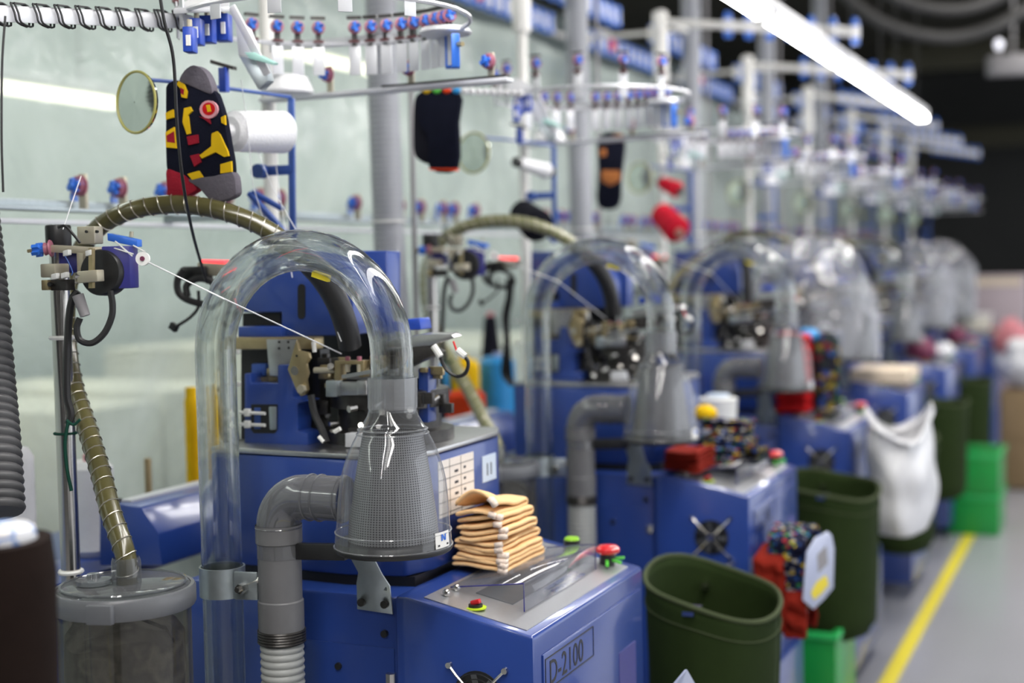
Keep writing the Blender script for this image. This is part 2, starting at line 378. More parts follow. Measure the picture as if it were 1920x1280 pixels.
def curtain_mat():
    ma = bpy.data.materials.new('milky_plastic_sheet'); ma.use_nodes = True; nt = ma.node_tree; N = nt.nodes; L = nt.links; N.clear()
    out = N.new('ShaderNodeOutputMaterial'); tr = N.new('ShaderNodeBsdfTransparent'); tr.inputs[0].default_value = (.86, .93, .90, 1)
    tl = N.new('ShaderNodeBsdfTranslucent'); tl.inputs[0].default_value = (.72, .80, .76, 1)
    df = N.new('ShaderNodeBsdfDiffuse'); df.inputs[0].default_value = (.66, .74, .71, 1)
    gl = N.new('ShaderNodeBsdfGlossy'); gl.inputs['Roughness'].default_value = .18
    tc = N.new('ShaderNodeTexCoord'); no = N.new('ShaderNodeTexNoise'); no.inputs['Scale'].default_value = 2.2; no.inputs['Detail'].default_value = 6; no.inputs['Distortion'].default_value = 1.2
    L.new(tc.outputs['Object'], no.inputs['Vector'])
    a = N.new('ShaderNodeMixShader'); a.inputs[0].default_value = .5; L.new(tl.outputs[0], a.inputs[1]); L.new(df.outputs[0], a.inputs[2])
    mr = N.new('ShaderNodeMapRange'); mr.inputs[1].default_value = .3; mr.inputs[2].default_value = .7; mr.inputs[3].default_value = .34; mr.inputs[4].default_value = .74
    L.new(no.outputs['Fac'], mr.inputs[0])
    b = N.new('ShaderNodeMixShader'); L.new(mr.outputs[0], b.inputs[0]); L.new(tr.outputs[0], b.inputs[1]); L.new(a.outputs[0], b.inputs[2])
    c = N.new('ShaderNodeMixShader'); fr = N.new('ShaderNodeFresnel'); fr.inputs[0].default_value = 1.35
    bp = N.new('ShaderNodeBump'); bp.inputs['Strength'].default_value = .5; bp.inputs['Distance'].default_value = .02
    n3 = N.new('ShaderNodeTexNoise'); n3.inputs['Scale'].default_value = 7; n3.inputs['Detail'].default_value = 3; L.new(tc.outputs['Object'], n3.inputs['Vector'])
    L.new(n3.outputs['Fac'], bp.inputs['Height']); L.new(bp.outputs[0], gl.inputs['Normal'])
    L.new(fr.outputs[0], c.inputs[0]); L.new(b.outputs[0], c.inputs[1]); L.new(gl.outputs[0], c.inputs[2]); L.new(c.outputs[0], out.inputs[0])
    return ma
M['curtain'] = curtain_mat()
M['floor'] = mat('grey_epoxy_floor', (.32, .32, .345), .30, coat=.2, var=.06, scale=3)
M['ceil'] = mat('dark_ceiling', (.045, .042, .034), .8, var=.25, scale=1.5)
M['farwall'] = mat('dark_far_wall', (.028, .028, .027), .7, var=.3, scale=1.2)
M['sidewall'] = mat('pale_side_wall', (.66, .68, .72), .6, var=.04, scale=2)
M['backwall'] = mat('pale_green_wall', (.36, .42, .41), .7, var=.06, scale=1.5)

# ================================================================ setting
struct(MB().box((-4.6, -3, -.1), (2.4, 18, 0)).build('floor', M['floor']))
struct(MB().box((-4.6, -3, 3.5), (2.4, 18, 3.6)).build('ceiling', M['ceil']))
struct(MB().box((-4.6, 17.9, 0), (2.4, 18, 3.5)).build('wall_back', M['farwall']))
struct(MB().box((-4.7, -3, 0), (-4.6, 18, 3.5)).build('wall_left', M['backwall']))
struct(MB().box((-4.6, -3.1, 0), (2.4, -3, 3.5)).build('wall_front', M['farwall']))
struct(MB().box((2.4, -3, 0), (2.5, 18, 3.5)).build('wall_right', M['sidewall']))
struct(MB().box((-.705, -2, 0.0005), (-.655, 14, .002)).build('trim_1', M['yline']))
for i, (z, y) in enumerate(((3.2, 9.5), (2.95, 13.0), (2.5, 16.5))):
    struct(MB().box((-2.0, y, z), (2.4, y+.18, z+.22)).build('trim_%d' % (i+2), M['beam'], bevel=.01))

# plastic sheet
def sheet(u, v):
    y = -1+15.5*u; z = 2.16*v
    x = -2.06 + .035*noise.noise(Vector((y*1.3, z*.7, 1))) + .02*noise.noise(Vector((y*5, z*2.2, 4)))
    return Vector((x, y, z + (.03*noise.noise(Vector((y*2, 3, 0))) if v > .95 else 0)))
tag(MB().grid(sheet, 240, 40).build('plastic_curtain', M['curtain']), 'milky translucent plastic sheet hanging behind the whole machine row', 'curtain')
MB_rod = MB().cyl((-2.06, -1.2, 2.215), (-2.06, 14.6, 2.215), .012, n=10).build('curtain_rail', M['white_paint'])
tag(MB_rod, 'thin white rail along the top of the plastic sheet', 'rail')
for i, (x, y, w_, h, lab) in enumerate(((-2.95, 2.2, .9, 1.02, 'cream carton stack glimpsed through the sheet at the left end'), (-2.95, 3.35, .8, .95, 'cream carton stack behind the sheet near the chrome post'), (-2.95, 4.6, 1.1, 1.05, 'wide cream carton stack behind the sheet, by the knitting arch'), (-3.0, 6.2, 1.0, .95, 'cream carton stack deepest behind the plastic sheet'))):
    t = thing('carton_stack', lab, 'cartons', (x, y, 0), 'cartons behind the sheet')
    MB().box((x-.45, y-w_/2, 0), (x+.45, y+w_/2, .62)).build('pallet', M['darkstuff'], t, .01)
    for k in range(2):
        MB().box((x-.40, y-w_/2+k*w_/2+.01, .62), (x+.40, y-w_/2+(k+1)*w_/2-.01, h+.02*k)).build('carton', M['carton'], t, .012)

# lit tubes
def fixture(name, label, x, z, y0, L_, on=True, grp=None):
    t = thing(name, label, 'lamp', (x, y0+L_/2, z), grp)
    MB().box((x-.026, y0, z), (x+.026, y0+L_, z+.035)).build('housing', M['fixture'], t, .006)
    for s in (-1, 1):
        MB().cyl((x+s*.0135, y0+.03, z-.012), (x+s*.0135, y0+L_-.03, z-.012), .0095, n=10).build('lamp_tube', M['tubeglow'], t)
        for yy in (y0+.015, y0+L_-.03): MB().box((x+s*.0135-.0105, yy, z-.023), (x+s*.0135+.0105, yy+.015, z+.004)).build('end_cap', M['wtag'], t)
    for yy in (y0+.2, y0+L_-.2): MB().cyl((x, yy, z+.04), (x, yy, 3.5), .0025, n=6).build('hanger', M['rubber'], t)
labs = ['lit double tube lamp over the machines, its near end above the frame', 'lit double tube lamp, next along the line over the machines', 'lit double tube lamp in the middle of the visible line', 'farthest lit double tube lamp of the visible line']
for i in range(4): fixture('tube_lamp', labs[i], -.89, 1.975, 2.75+i*1.06, 1.04, grp='tube lamps over the row')
for i in range(3): fixture('tube_lamp', 'lit double tube lamp out of frame, %s over the near machines' % ('nearest', 'second', 'third')[i], -.89, 1.975, -1.25+i*1.2, 1.15, grp='tube lamps near the camera')

for i, (y, z, lab) in enumerate(((3.15, 1.93, 'warm tube lamp glimpsed low behind the plastic sheet at the left'), (5.1, 2.27, 'warm tube lamp behind the plastic sheet, above the white yarn cone'))):
    t = thing('back_tube_lamp', lab, 'lamp', (-3.4, y+.5, z), 'lamps behind the sheet')
    for yy in (y+.2, y+.9): MB().cyl((-3.4, yy, z+.05), (-3.4, yy, 3.5), .004, n=6).build('hanger', M['rubber'], t)
    MB().box((-3.44, y, z+.02), (-3.36, y+1.1, z+.06)).build('housing', M['fixture'], t, .004)
    MB().cyl((-3.4, y+.02, z), (-3.4, y+1.08, z), .018, n=10).build('lamp_tube', mat('warm_tube', (1, .93, .70), .4, emis=4.5), t)
# ================================================================ machine
S = 1.2469
CY0 = Vector((-1.19, 1.98, 0))
def make_machine():
    g = 'sock knitting machines in the row'
    t = thing('knitting_machine', 'first blue knitting machine, sharp in front, with number 11 and folded peach socks', 'machine', (-1.1, 2.0, 0), g)
    P = lambda pts, Y: [at(x, y, Y=Y) for x, y in pts]
    def plate(name, pts, Y, th, m_, bev=.001, par=t, label=None):
        return MB().prism(P(pts, Y), (0, th, 0)).build(name, M[m_], par, bev, label)
    # lower cabinet, black gap, bed
    cab = MB().box((-1.37, 1.835, .10), (-.99, 2.30, .832)).build('base_cabinet', M['blue'], t, .006)
    MB().box((-1.35, 1.86, .03), (-1.0, 2.28, .10)).build('plinth', M['black'], cab)
    for x, z in ((-1.155, .745), (-1.01, .776), (-1.09, .72)): MB().cyl((x, 1.829, z), (x, 1.837, z), .0055, n=12).build('hole_plug', M['black'], cab)
    MB().box((-1.165, 1.833, .12), (-.995, 1.8355, .755)).build('access_panel', M['blue'], cab, .001)
    MB().cyl(at(733, 1262, Y=1.83), at(733, 1268, Y=1.83)+Vector((0, 0, -.012)), .008, n=6).build('panel_bolt', M['chrome'], cab)
    MB().prism([(-1.36, 1.905, .831), (-1.10, 1.885, .831), (-.995, 1.905, .831), (-.99, 2.24, .831), (-1.36, 2.25, .831)], (0, 0, .016)).build('dark_gap', M['black'], t)  # black slab stands for the shade in the gap under the bed
    foot = [(-1.363, 1.895), (-1.101, 1.878), (-1.005, 1.895), (-.985, 1.955), (-.985, 2.20), (-1.01, 2.26), (-1.34, 2.26), (-1.363, 2.23)]
    bed = MB().prism([(x, y, .847) for x, y in foot], (0, 0, .180)).build('machine_bed', M['blue'], t, .007)
    MB().prism([(x*.995-.004, y, 1.0275) for x, y in foot], (0, 0, .008)).build('steel_top', M['steel'], bed, .002)
    # number and notice on the aisle side of the bed
    a, b = at(846, 905, X=-.9845), at(887, 846, X=-.9845)
    y0, y1, z1, z0 = at(822, 900, X=-.9845).y, b.y, b.z, at(887, 948, X=-.9845).z
    no = MB().box((-.985, y0, z0), (-.9838, y1, z1)).build('notice', M['notice'], bed)
    ln = MB()
    for k in range(5): zz = z0+(z1-z0)*(k+.3)/5; ln.box((-.9840, y0, zz), (-.9834, y1, zz+.0007))
    for fx in (.30, .62): yy = y0+(y1-y0)*fx; ln.box((-.9840, yy, z0), (-.9834, yy+.0007, z1))
    for k in range(4):
        zz = z0+(z1-z0)*(k+.75)/5
        ln.box((-.9840, y0+(y1-y0)*.70, zz), (-.9834, y0+(y1-y0)*.76, zz+.004)); ln.box((-.9840, y0+(y1-y0)*.44, zz-.002), (-.9834, y0+(y1-y0)*.54, zz+.002))
    ln.build('notice_print', M['ink'], bed)
    c0, c1 = at(905, 905, X=-.9845), at(929, 848, X=-.9845)
    num = MB().box((-.985, c0.y, c0.z), (-.9838, c1.y, c1.z)).build('number_label', M['palepaper'], bed)
    text_mesh('11', .030, ( -.9836, c0.y+.011, c0.z+.010), (0, 1, 0), (0, 0, 1)).build('number_print', M['ink'], bed)
    # ---- control box
    X0, X1, Y0, Y1 = -.985, -.766, 1.82, 2.312
    zt0, zt1 = .838, .795
    prof = [(X0, .36), (X1, .36), (X1, zt1), (X0+.02, zt0), (X0, zt0)]
    box = MB().prism([(x, Y0, z) for x, z in prof], (0, Y1-Y0, 0)).build('control_box', M['blue_box'], t, .006)
    MB().box((X0, Y0-.004, .06), (X1+.012, Y1+.004, .36)).build('lower_box', M['blue_box'], box, .004)
    for k in range(7): MB().box((X1+.0115, Y0+.10, .12+k*.022), (X1+.0145, Y1-.16, .127+k*.022)).build('louver', M['dblue'], box)
    sl = (zt1-zt0)/(X1-X0-.02)
    def top(x, y, h=0): return Vector((x, y, zt0+sl*(x-X0-.02)+h))
    def slab(x0, x1, ya, yb, h0, h1):
        return MB().add([top(x0, ya, h0), top(x1, ya, h0), top(x1, yb, h0), top(x0, yb, h0), top(x0, ya, h1), top(x1, ya, h1), top(x1, yb, h1), top(x0, yb, h1)],
                        [(0,3,2,1),(4,5,6,7),(0,1,5,4),(1,2,6,5),(2,3,7,6),(3,0,4,7)])
    cp = slab(-.945, -.782, Y0+.016, Y1-.03, -.002, .0015).build('control_panel', M['panel'], t)
    slab(-.90, -.84, Y0+.10, Y1-.14, .0012, .0025).build('keypad', M['lidrim'], cp)
    for r_ in range(2):
        for k in range(8): c = top(-.832+r_*.012, Y0+.22+k*.017, .0025); MB().obox(c, (.004, 0, 0), (0, .006, 0), (0, 0, .0012)).build('panel_key', M['dblue'], cp)
    # clear wedge cover
    ya, yb = Y0+.085, Y1-.10
    p = [top(-.935, ya, .004), top(-.815, ya, .044), top(-.815, ya, .002)]
    cv = MB()
    th = Vector((0, 0, .002))
    def quad(a, b, c, d): cv.add([a, b, c, d], [(0, 1, 2, 3)])
    dy = Vector((0, yb-ya, 0))
    quad(p[0], p[1], p[1]+dy, p[0]+dy); quad(p[1], p[2], p[2]+dy, p[1]+dy)
    cvo = cv.build('clear_cover', M['acrylic'], t, solid=.0022)
    ce = MB()
    for s_ in (Vector(), dy):
        ce.tube([p[0]+s_, p[1]+s_, p[2]+s_], .0012, 4)
    ce.build('cover_edge', M['purple'], cvo)
    MB().tube([p[1], p[1]+dy], .0013, 5).build('cover_ridge', M['acrylic'], cvo)
    for k in (.05, .085): MB().ell(top(-.925, Y0+k, .006), .006, n=8, m=6).build('cover_hinge', M['chrome'], cvo)
    # buttons
    e = top(-.812, Y1-.052, .0)
    es = MB().cyl(e, e+Vector((.002, 0, .022)), .013, n=16).build('emergency_stop_base', M['black'], t)
    MB().lathe(e+Vector((.002, 0, .020)), [(.001, 0), (.016, 0), (.0205, .004), (.0205, .009), (.015, .014), (.001, .0155)], 20).build('red_button_cap', M['ared'], es)
    kk = MB()
    for dx, dyy, dz in ((.03, -.012, -.004), (.012, -.032, -.006), (.024, .02, -.002)): kk.bar(e+Vector((0, 0, .012)), e+Vector((dx, dyy, .012+dz)), (0, .003, 0) if abs(dx) > abs(dyy) else (.003, 0, 0), (0, 0, .002))
    kk.build('green_tag', M['keygreen'], es)
    e = top(-.878, Y1-.055, 0)
    e = top(-.878, Y1-.045, .012); gb = MB().cyl(e-Vector((0, 0, .012)), e+Vector((0, 0, .012)), .0145, n=16).build('start_button_base', M['black'], t)
    MB().cyl(e+Vector((0, 0, .012)), e+Vector((0, 0, .016)), .0135, .012, n=16).build('green_button_cap', M['agreen'], gb)
    e = top(-.872, Y0+.038, .0015)
    rb = MB().cyl(e, e+Vector((0, 0, .002)), .016, n=20).build('switch_ring', M['yring'], t)
    MB().cyl(e+Vector((0, 0, .002)), e+Vector((0, 0, .006)), .0105, n=16).build('switch_bezel', M['black'], rb)
    MB().obox(e+Vector((0, .001, .009)), (.007, 0, .002), (0, .004, 0), (-.001, 0, .003)).build('rocker', M['ared'], rb, .001)
    # fan on the near side
    fc = Vector((-.853, Y0, .700))
    fan = MB().cyl(fc+Vector((0, .002, 0)), fc-Vector((0, .0012, 0)), .039, n=28).build('fan_opening', M['black'], t)
    for R in (.012, .020, .028, .036): MB().ring(fc-Vector((0, .006, 0)), (0, 1, 0), R, .0010, 24, 5).build('fan_ring', M['black'], fan)
    fs = MB()
    for sx in (-1, 1):
        for sz in (-1, 1):
            pts = [fc+Vector((0, -.007, 0)), fc+Vector((sx*.032, -.007, sz*.032)), fc+Vector((sx*.044, -.004, sz*.044))]
            fs.tube(pts, .0021, 6); fs.cyl(pts[2]+Vector((0, .004, 0)), pts[2]-Vector((0, .003, 0)), .0045, n=10)
    fs.cyl(fc-Vector((0, .006, 0)), fc-Vector((0, .009, 0)), .008, n=12)
    fs.build('fan_guard', M['chrome'], fan)
    for k in range(7):
        a = 2*PI*k/7; c = fc+Vector((.022*math.cos(a), .0008, .022*math.sin(a)))
        MB().obox(c-Vector((0, .002, 0)), (.013*math.cos(a), 0, .013*math.sin(a)), (-.006*math.sin(a), .001, .006*math.cos(a)), (0, .0006, 0)).build('fan_blade', M['lidrim'], fan)
    # aisle front: recessed door, model plate, opening
    dr = MB().box((X1-.001, Y0+.03, .40), (X1+.0035, Y1-.018, zt1-.033)).build('front_door', M['blue_box'], t, .0025)
    n0, n1 = at(1022, 1250, X=X1+.0035), at(1109, 1168, X=X1+.0035)
    zl, zh = at(1022, 1300, X=X1+.0035).z, at(1109, 1172, X=X1+.0035).z
    bord = MB(); ya, yb, za, zb = Y0+.034, Y0+.232, .708, .7535
    for q in ((ya, za, yb, za+.0015), (ya, zb, yb, zb+.0015), (ya, za, ya+.0015, zb), (yb, za, yb+.0015, zb+.0015)): bord.box((X1+.0034, q[0], q[1]), (X1+.0044, q[2], q[3]))
    bord.build('plate_border', M['ink'], dr)
    text_mesh('D-2100', .050, (X1+.0038, ya+.014, za+.0055), (0, .92, 0), (0, 0, 1)).build('model_lettering', M['ink'], dr)
    MB().box((X1+.002, Y1-.14, .45), (X1+.0042, Y1-.055, .68)).build('door_opening', M['purple'], dr)  # dark panel laid on the door stands for a shaded opening
    # side unit behind the canister
    pr = [(186, 946), (222, 944), (265, 950), (297, 1001), (304, 1060), (186, 1060)]
    su = MB().prism(P(pr, 1.95), (0, .34, 0)).build('side_unit', M['blue'], t, .003)
    l0 = at(232, 935, Z=.9235); MB().box((-1.60, 1.97, .921), (-1.575, 2.28, .926)).build('top_strip', M['alu'], su)
    MB().box((-1.61, 1.965, .92), (-1.598, 1.975, .928)).build('strip_end', M['black'], su)
    # ---- knitting head
    plate('rear_housing', [(478, 470), (726, 470), (726, 625), (478, 625)], 2.10, .05, 'blue', .004)
    hd = plate('front_housing', [(455, 585), (455, 545), (500, 488), (640, 488), (662, 560), (662, 628), (527, 632), (527, 585)], 2.00, .08, 'blue', .003)
    sp = [(565+7*math.cos(a), 539+7*math.sin(a)) for a in [PI+PI*k/6 for k in range(7)]]+[(565+7*math.cos(a), 591+7*math.sin(a)) for a in [PI*k/6 for k in range(7)]]
    plate('slot', sp, 1.9985, .01, 'black', 0, hd)  # black piece on the housing stands for the dark of a slot
    plate('housing_gap', [(455, 587), (526, 587), (526, 614), (455, 614)], 2.02, .04, 'black', 0)  # black block in place of the shaded opening
    plate('lower_beam', [(446, 612), (527, 612), (527, 632), (446, 632)], 1.985, .05, 'blue', .002)
    br = plate('mounting_bar', [(432, 632), (590, 632), (590, 655), (432, 655)], 1.975, .03, 'brass', .002)
    st = plate('guide_plate', [(499, 636), (557, 636), (540, 693), (541, 708), (505, 704)], 1.968, .006, 'steel', .001)
    hl = MB()
    for x, y in ((523, 641), (540, 641), (523, 653), (541, 652)): q = at(x, y, Y=1.967); hl.cyl(q, q+Vector((0, .003, 0)), .0022, n=8)
    hl.build('screw_hole', M['black'], st)
    plate('dark_recess', [(452, 655), (600, 655), (600, 830), (452, 830)], 2.01, .03, 'black', 0)  # black plate stands in for the unlit inside of the head
    fr = plate('left_frame', [(458, 700), (470, 700), (470, 718), (520, 718), (520, 684), (548, 684), (548, 745), (575, 752), (557, 757), (557, 808), (577, 812), (577, 836), (458, 836)], 1.955, .045, 'blue', .002)
    win = [(471, 758), (520, 758), (520, 806), (514, 812), (476, 812), (471, 806)]
    plate('window_recess', win, 1.954, .01, 'black', 0, fr)  # black plate stands for the darkness inside the window
    plate('window_block', [(503, 762), (517, 762), (517, 806), (505, 806)], 1.951, .012, 'zinc', .002, fr)
    plate('window_motor', [(476, 764), (488, 764), (488, 804), (476, 804)], 1.953, .012, 'dblue', .001, fr)
    for y in (773, 795):
        q0, q1 = at(450, y, Y=1.95), at(497, y+2, Y=1.948); MB().tube([q0, q1], .003, 6).build('cable_tie', M['wtag'], fr)
        q = at(464, y, Y=1.947); MB().obox(q, (.005, 0, 0), (0, .004, 0), (0, 0, .006)).build('cable_clip', M['wtag'], fr, .001)
    plate('blue_block', [(471, 682), (498, 682), (498, 704), (471, 704)], 1.99, .03, 'dblue', .002)
    for q_ in ((500, 690, 514, 716), (488, 707, 520, 718)): plate('brass_block', [(q_[0], q_[1]), (q_[2], q_[1]), (q_[2], q_[3]), (q_[0], q_[3])], 1.985, .02, 'brass', .001)
    lv = plate('lever_plate', [(555, 637), (561, 657), (579, 661), (581, 672), (574, 682), (577, 700), (574, 712), (577, 731), (572, 740), (563, 743), (556, 733), (539, 692), (546, 668)], 1.945, .007, 'brass', .0012)
    q = at(552, 695, Y=1.944); MB().cyl(q, q+Vector((0, .004, 0)), .0075, n=16).build('lever_hole', M['chrome'], lv)
    q = at(568, 729, Y=1.944); MB().cyl(q+Vector((0, .003, 0)), q-Vector((0, .008, 0)), .0075, n=6).build('lever_bolt', M['tan'], lv)
    q = at(556, 667, Y=1.944); MB().cyl(q, q+Vector((0, .002, 0)), .002, n=8).build('lever_pin', M['black'], lv)
    # cylinder, cams
    c = Vector((-1.115, 2.06, 1.035))
    cy = MB().lathe(c, [(.001, 0), (.105, 0), (.105, .02), (.085, .022), (.085, .055), (.098, .058), (.098, .085), (.08, .088), (.08, .105), (.055, .108), (.001, .108)], 28).build('needle_cylinder', M['dark'], t)
    rr = random.Random(5)
    for k in range(26):
        a = PI+PI*rr.random(); R_ = .085+.025*rr.random(); q = c+Vector((R_*math.cos(a), R_*math.sin(a), .02+.12*rr.random()))
        MB().obox(q, (.004+.008*rr.random(), 0, 0), (0, .005, 0), (0, 0, .004+.007*rr.random())).build('cam_block', M['dark'], t, .001)
    for k in range(16):
        a = PI*1.05+PI*.9*rr.random(); R_ = .095+.02*rr.random(); q = c+Vector((R_*math.cos(a), R_*math.sin(a), .01+.13*rr.random()))
        MB().cyl(q, q+Vector((.018*(rr.random()-.5), -.012, .012*(rr.random()-.5))), .003+.003*rr.random(), n=8).build('cam_screw', M['chrome'], t)
    for k in range(14):
        a = PI*1.05+PI*.9*rr.random(); R_ = .09+.02*rr.random(); q = c+Vector((R_*math.cos(a), R_*math.sin(a), .08+.09*rr.random()))
        MB().obox(q, (.003+.012*rr.random(), 0, 0), (0, .004, 0), (0, 0, .002+.006*rr.random())).build('finger_guide', M['brass'], t, .0008)
    tb = plate('feed_bracket', [(627, 676), (682, 676), (682, 707), (673, 707), (673, 683), (638, 683), (638, 713), (627, 713)], 1.95, .02, 'brass', .001)
    for x in (652, 674):
        q = at(x, 680, Y=1.955); MB().cyl(q, q+Vector((0, 0, .010)), .004, n=8).build('feed_eyelet', M['pink'], tb)
        q2 = at(x, 697, Y=1.952); MB().cyl(q2, q2+Vector((0, 0, .012)), .004, n=8).build('feed_post', M['tan'], tb)
    q0, q1 = at(590, 694, Y=1.955), at(628, 694, Y=1.955); MB().cyl(q0, q1, .005, n=8).build('feed_rod', M['tan'], tb)
    q0, q1 = at(643, 706, Y=1.945), at(720, 692, Y=1.945); MB().bar(q0, q1, (0, .004, 0), (0, 0, .003)).build('feed_arm', M['steel'], tb)
    sb = plate('steel_rail', [(631, 716), (689, 716), (689, 741), (631, 741)], 1.955, .012, 'steel', .001)
    plate('steel_cube', [(610, 713), (631, 713), (631, 744), (610, 744)], 1.945, .02, 'zinc', .002)
    plate('steel_cube', [(668, 713), (687, 713), (687, 740), (668, 740)], 1.945, .02, 'steel', .002)
    MB().tube(catmull([at(x, y, Y=1.93) for x, y in ((583, 740), (590, 775), (604, 805), (612, 828))], 5), .006, 8).build('oil_hose', M['rubber'], t)
    for x0, y0_, x1, y1_ in ((598, 818, 607, 828), (627, 809, 638, 803)):
        q0, q1 = at(x0, y0_, Y=1.925), at(x1, y1_, Y=1.925); MB().cyl(q0, q1, .0035, n=8).build('hose_sleeve', M['wtag'], t)
    q0, q1 = at(588, 640, Y=1.94), at(590, 660, Y=1.94); MB().cyl(q0, q1, .0035, n=8).build('hose_sleeve', M['wtag'], t)
    plate('grey_block', [(647, 812), (683, 812), (690, 838), (647, 838)], 1.93, .02, 'alu', .001)
    plate('dark_backing', [(570, 622), (716, 622), (716, 838), (570, 838)], 2.19, .01, 'black', 0)  # added black backing, gives the shade seen behind the cylinder
    # plates, wires to the aisle side
    MB().prism([at(717, 642, Y=2.0), at(790, 627, Y=2.0), at(846, 627, Y=2.0), at(852, 633, Y=2.0), at(806, 648, Y=2.0), at(717, 652, Y=2.0)], (0, .03, .002)).build('side_plate', M['steel'], t, .001)
    MB().prism([at(700, 658, Y=2.0), at(800, 648, Y=2.0), at(822, 660, Y=2.0), at(760, 690, Y=2.0), at(700, 690, Y=2.0)], (0, .03, 0)).build('side_casting', M['dark'], t, .001)
    plate('blue_cap', [(738, 600), (786, 596), (790, 618), (738, 620)], 2.02, .04, 'navyblock', .003)
    plate('blue_column', [(784, 690), (803, 690), (803, 792), (784, 792)], 2.02, .03, 'blue', .002)
    wr = MB().tube(catmull([at(x, y, Y=1.99) for x, y in ((820, 655), (835, 690), (855, 705), (872, 700), (878, 680), (868, 664))], 6), .003, 6).build('wire_loop', M['rubber'], t)
    q0, q1 = at(813, 648, Y=1.985), at(826, 668, Y=1.985); MB().cyl(q0, q1, .0055, n=8).build('plug', M['wtag'], wr)
    q0, q1 = at(858, 656, Y=1.985), at(872, 668, Y=1.985); MB().cyl(q0, q1, .0055, n=8).build('plug', M['wtag'], wr)
    q0, q1 = at(850, 640, Y=1.99), at(858, 662, Y=1.985); MB().tube([q0, q1], .0016, 5).build('red_wire', M['ared'], wr)
    # ---- clear arch tube
    Yt = 1.749; xL, xR, zc, r_ = -1.236, -.9415, 1.198, .030
    R = (xR-xL)/2; xm = (xL+xR)/2
    path = [(xR, Yt, 1.135), (xR, Yt, 1.17)]+[(xm+R*math.cos(PI*k/20), Yt, zc+R*math.sin(PI*k/20)) for k in range(21)]+[(xL, Yt, z) for z in (1.15, 1.05, .95, .8, .65, .5, .36)]
    tm = MB().tube(path, r_, 32, cap=False); nv = len(tm.v); tm.tube(path, r_-.0030, 32, cap=False)
    for st_ in (0, nv-32): tm.f += [(st_+k, st_+(k+1) % 32, st_+(k+1) % 32+nv, st_+k+nv) for k in range(32)]
    tu = tm.build('clear_arch_tube', M['glass'], t)
    for k in (9, 12):
        q = Vector((xm+(R-.0305)*math.cos(PI*k/20+.1), Yt, zc+(R-.0305)*math.sin(PI*k/20+.1)))
    MB().obox(at(602, 518, Y=Yt-.005), (.013, 0, -.004), (0, .004, 0), (.001, 0, .004)).build('yellow_tape', M['yellow'], tu)
    # clamp
    zc2 = .858
    cl = MB().lathe((xL, Yt, zc2), [(.0315, -.022), (.0315, .022), (.034, .022), (.034, -.022), (.0315, -.022)], 28).build('tube_clamp', M['zinc'], t)
    MB().obox((xL+.050, Yt-.012, zc2-.002), (.018, .004, 0), (0, .002, 0), (0, 0, .021)).build('clamp_ear', M['zinc'], cl, .002)
    cb = MB().cyl((xL+.048, Yt-.028, zc2-.004), (xL+.048, Yt-.012, zc2-.004), .0075, n=6); cb.cyl((xL+.048, Yt-.034, zc2-.004), (xL+.048, Yt+.0, zc2-.004), .004, n=8)
    cb.tube([(xL+.05, Yt-.008, zc2), (xL+.07, Yt-.004, zc2+.008), (xL+.084, Yt, zc2+.012)], .006, 8)
    cb.build('clamp_bolt', M['chrome'], cl)
    # ---- collar and mesh cone
    cc = Vector((-.946, Yt, .936))
    co = MB().lathe(cc, [(.0335, .229), (.0335, .186), (.0335, .182)], 32, (.02, 0, 1)).build('cone_collar', M['collar'], t)
    MB().lathe(cc, [(.0350, .229), (.0350, .186)], 32, (.02, 0, 1)).build('collar_sleeve', M['collar'], co)
    pr2 = [(.0335, .185), (.036, .176), (.044, .162), (.0480, .157), (.0490, .154), (.0500, .151), (.0555, .141), (.0625, .126), (.0700, .104), (.0742, .086), (.0776, .058), (.0800, .021), (.0815, .010), (.0822, -.004), (.083, -.007)]
    cn = MB().lathe(cc, pr2, 48, (.02, 0, 1)).build('clear_cone', M['cone'], t)
    for z, r2 in ((.157, .0487), (.151, .0503), (.014, .0815), (-.006, .0832)): MB().ring(cc+Vector((.02*z, 0, z)), (0, 0, 1), r2, .0012, 40, 6).build('cone_rib', M['collar'], cn)
    n_ = 48; pm = [(.042, .152), (.046, .13), (.050, .107), (.054, .083), (.058, .055), (.062, .028), (.064, .002)]
    mc = MB().lathe(cc, pm, n_, (.02, 0, 1)).build('perforated_cone', M['meshcone'], t)
    uv = mc.data.uv_layers.new(name='UVMap')
    for p_ in mc.data.polygons:
        us = []
        for li in p_.loop_indices:
            v = mc.data.vertices[mc.data.loops[li].vertex_index].co + OFF[t.name] - cc
            us.append((li, (math.atan2(v.y, v.x)/(2*PI)) % 1.0, v.z/.152))
        mu = max(u for _, u, _ in us)
        for li, u, v in us: uv.data[li].uv = (u+1 if mu-u > .5 else u, v)
    bd = MB().lathe(cc, [(.001, -.014), (.081, -.014), (.0838, -.010), (.0838, -.007), (.079, .001), (.001, .001)], 40).build('cone_base', M['black'], t)
    MB().bar((-1.02, Yt-.004, .915), (-1.112, Yt, .910), (0, .006, 0), (0, 0, .012)).build('cone_arm', M['black'], bd, .002)
    # maker's sticker on the cone
    lab = MB()
    a0 = math.radians(-18)
    def onc(u, v): a = a0+u*.42; R2 = .0834-.001*v; return cc+Vector((R2*math.cos(a), R2*math.sin(a), -.004+.022*v))
    lab.grid(onc, 6, 2); lb = lab.build('cone_sticker', M['paper'], cn)
    mk = MB()
    def strip(u0, v0, u1, v1, w_):
        d_ = Vector((0, 0, w_)); a, b = onc(u0, v0), onc(u1, v1); o_ = Vector((math.cos(a0+.21), math.sin(a0+.21), 0))*.0006
        mk.add([a+o_, b+o_, b+o_+d_, a+o_+d_], [(0, 1, 2, 3)])
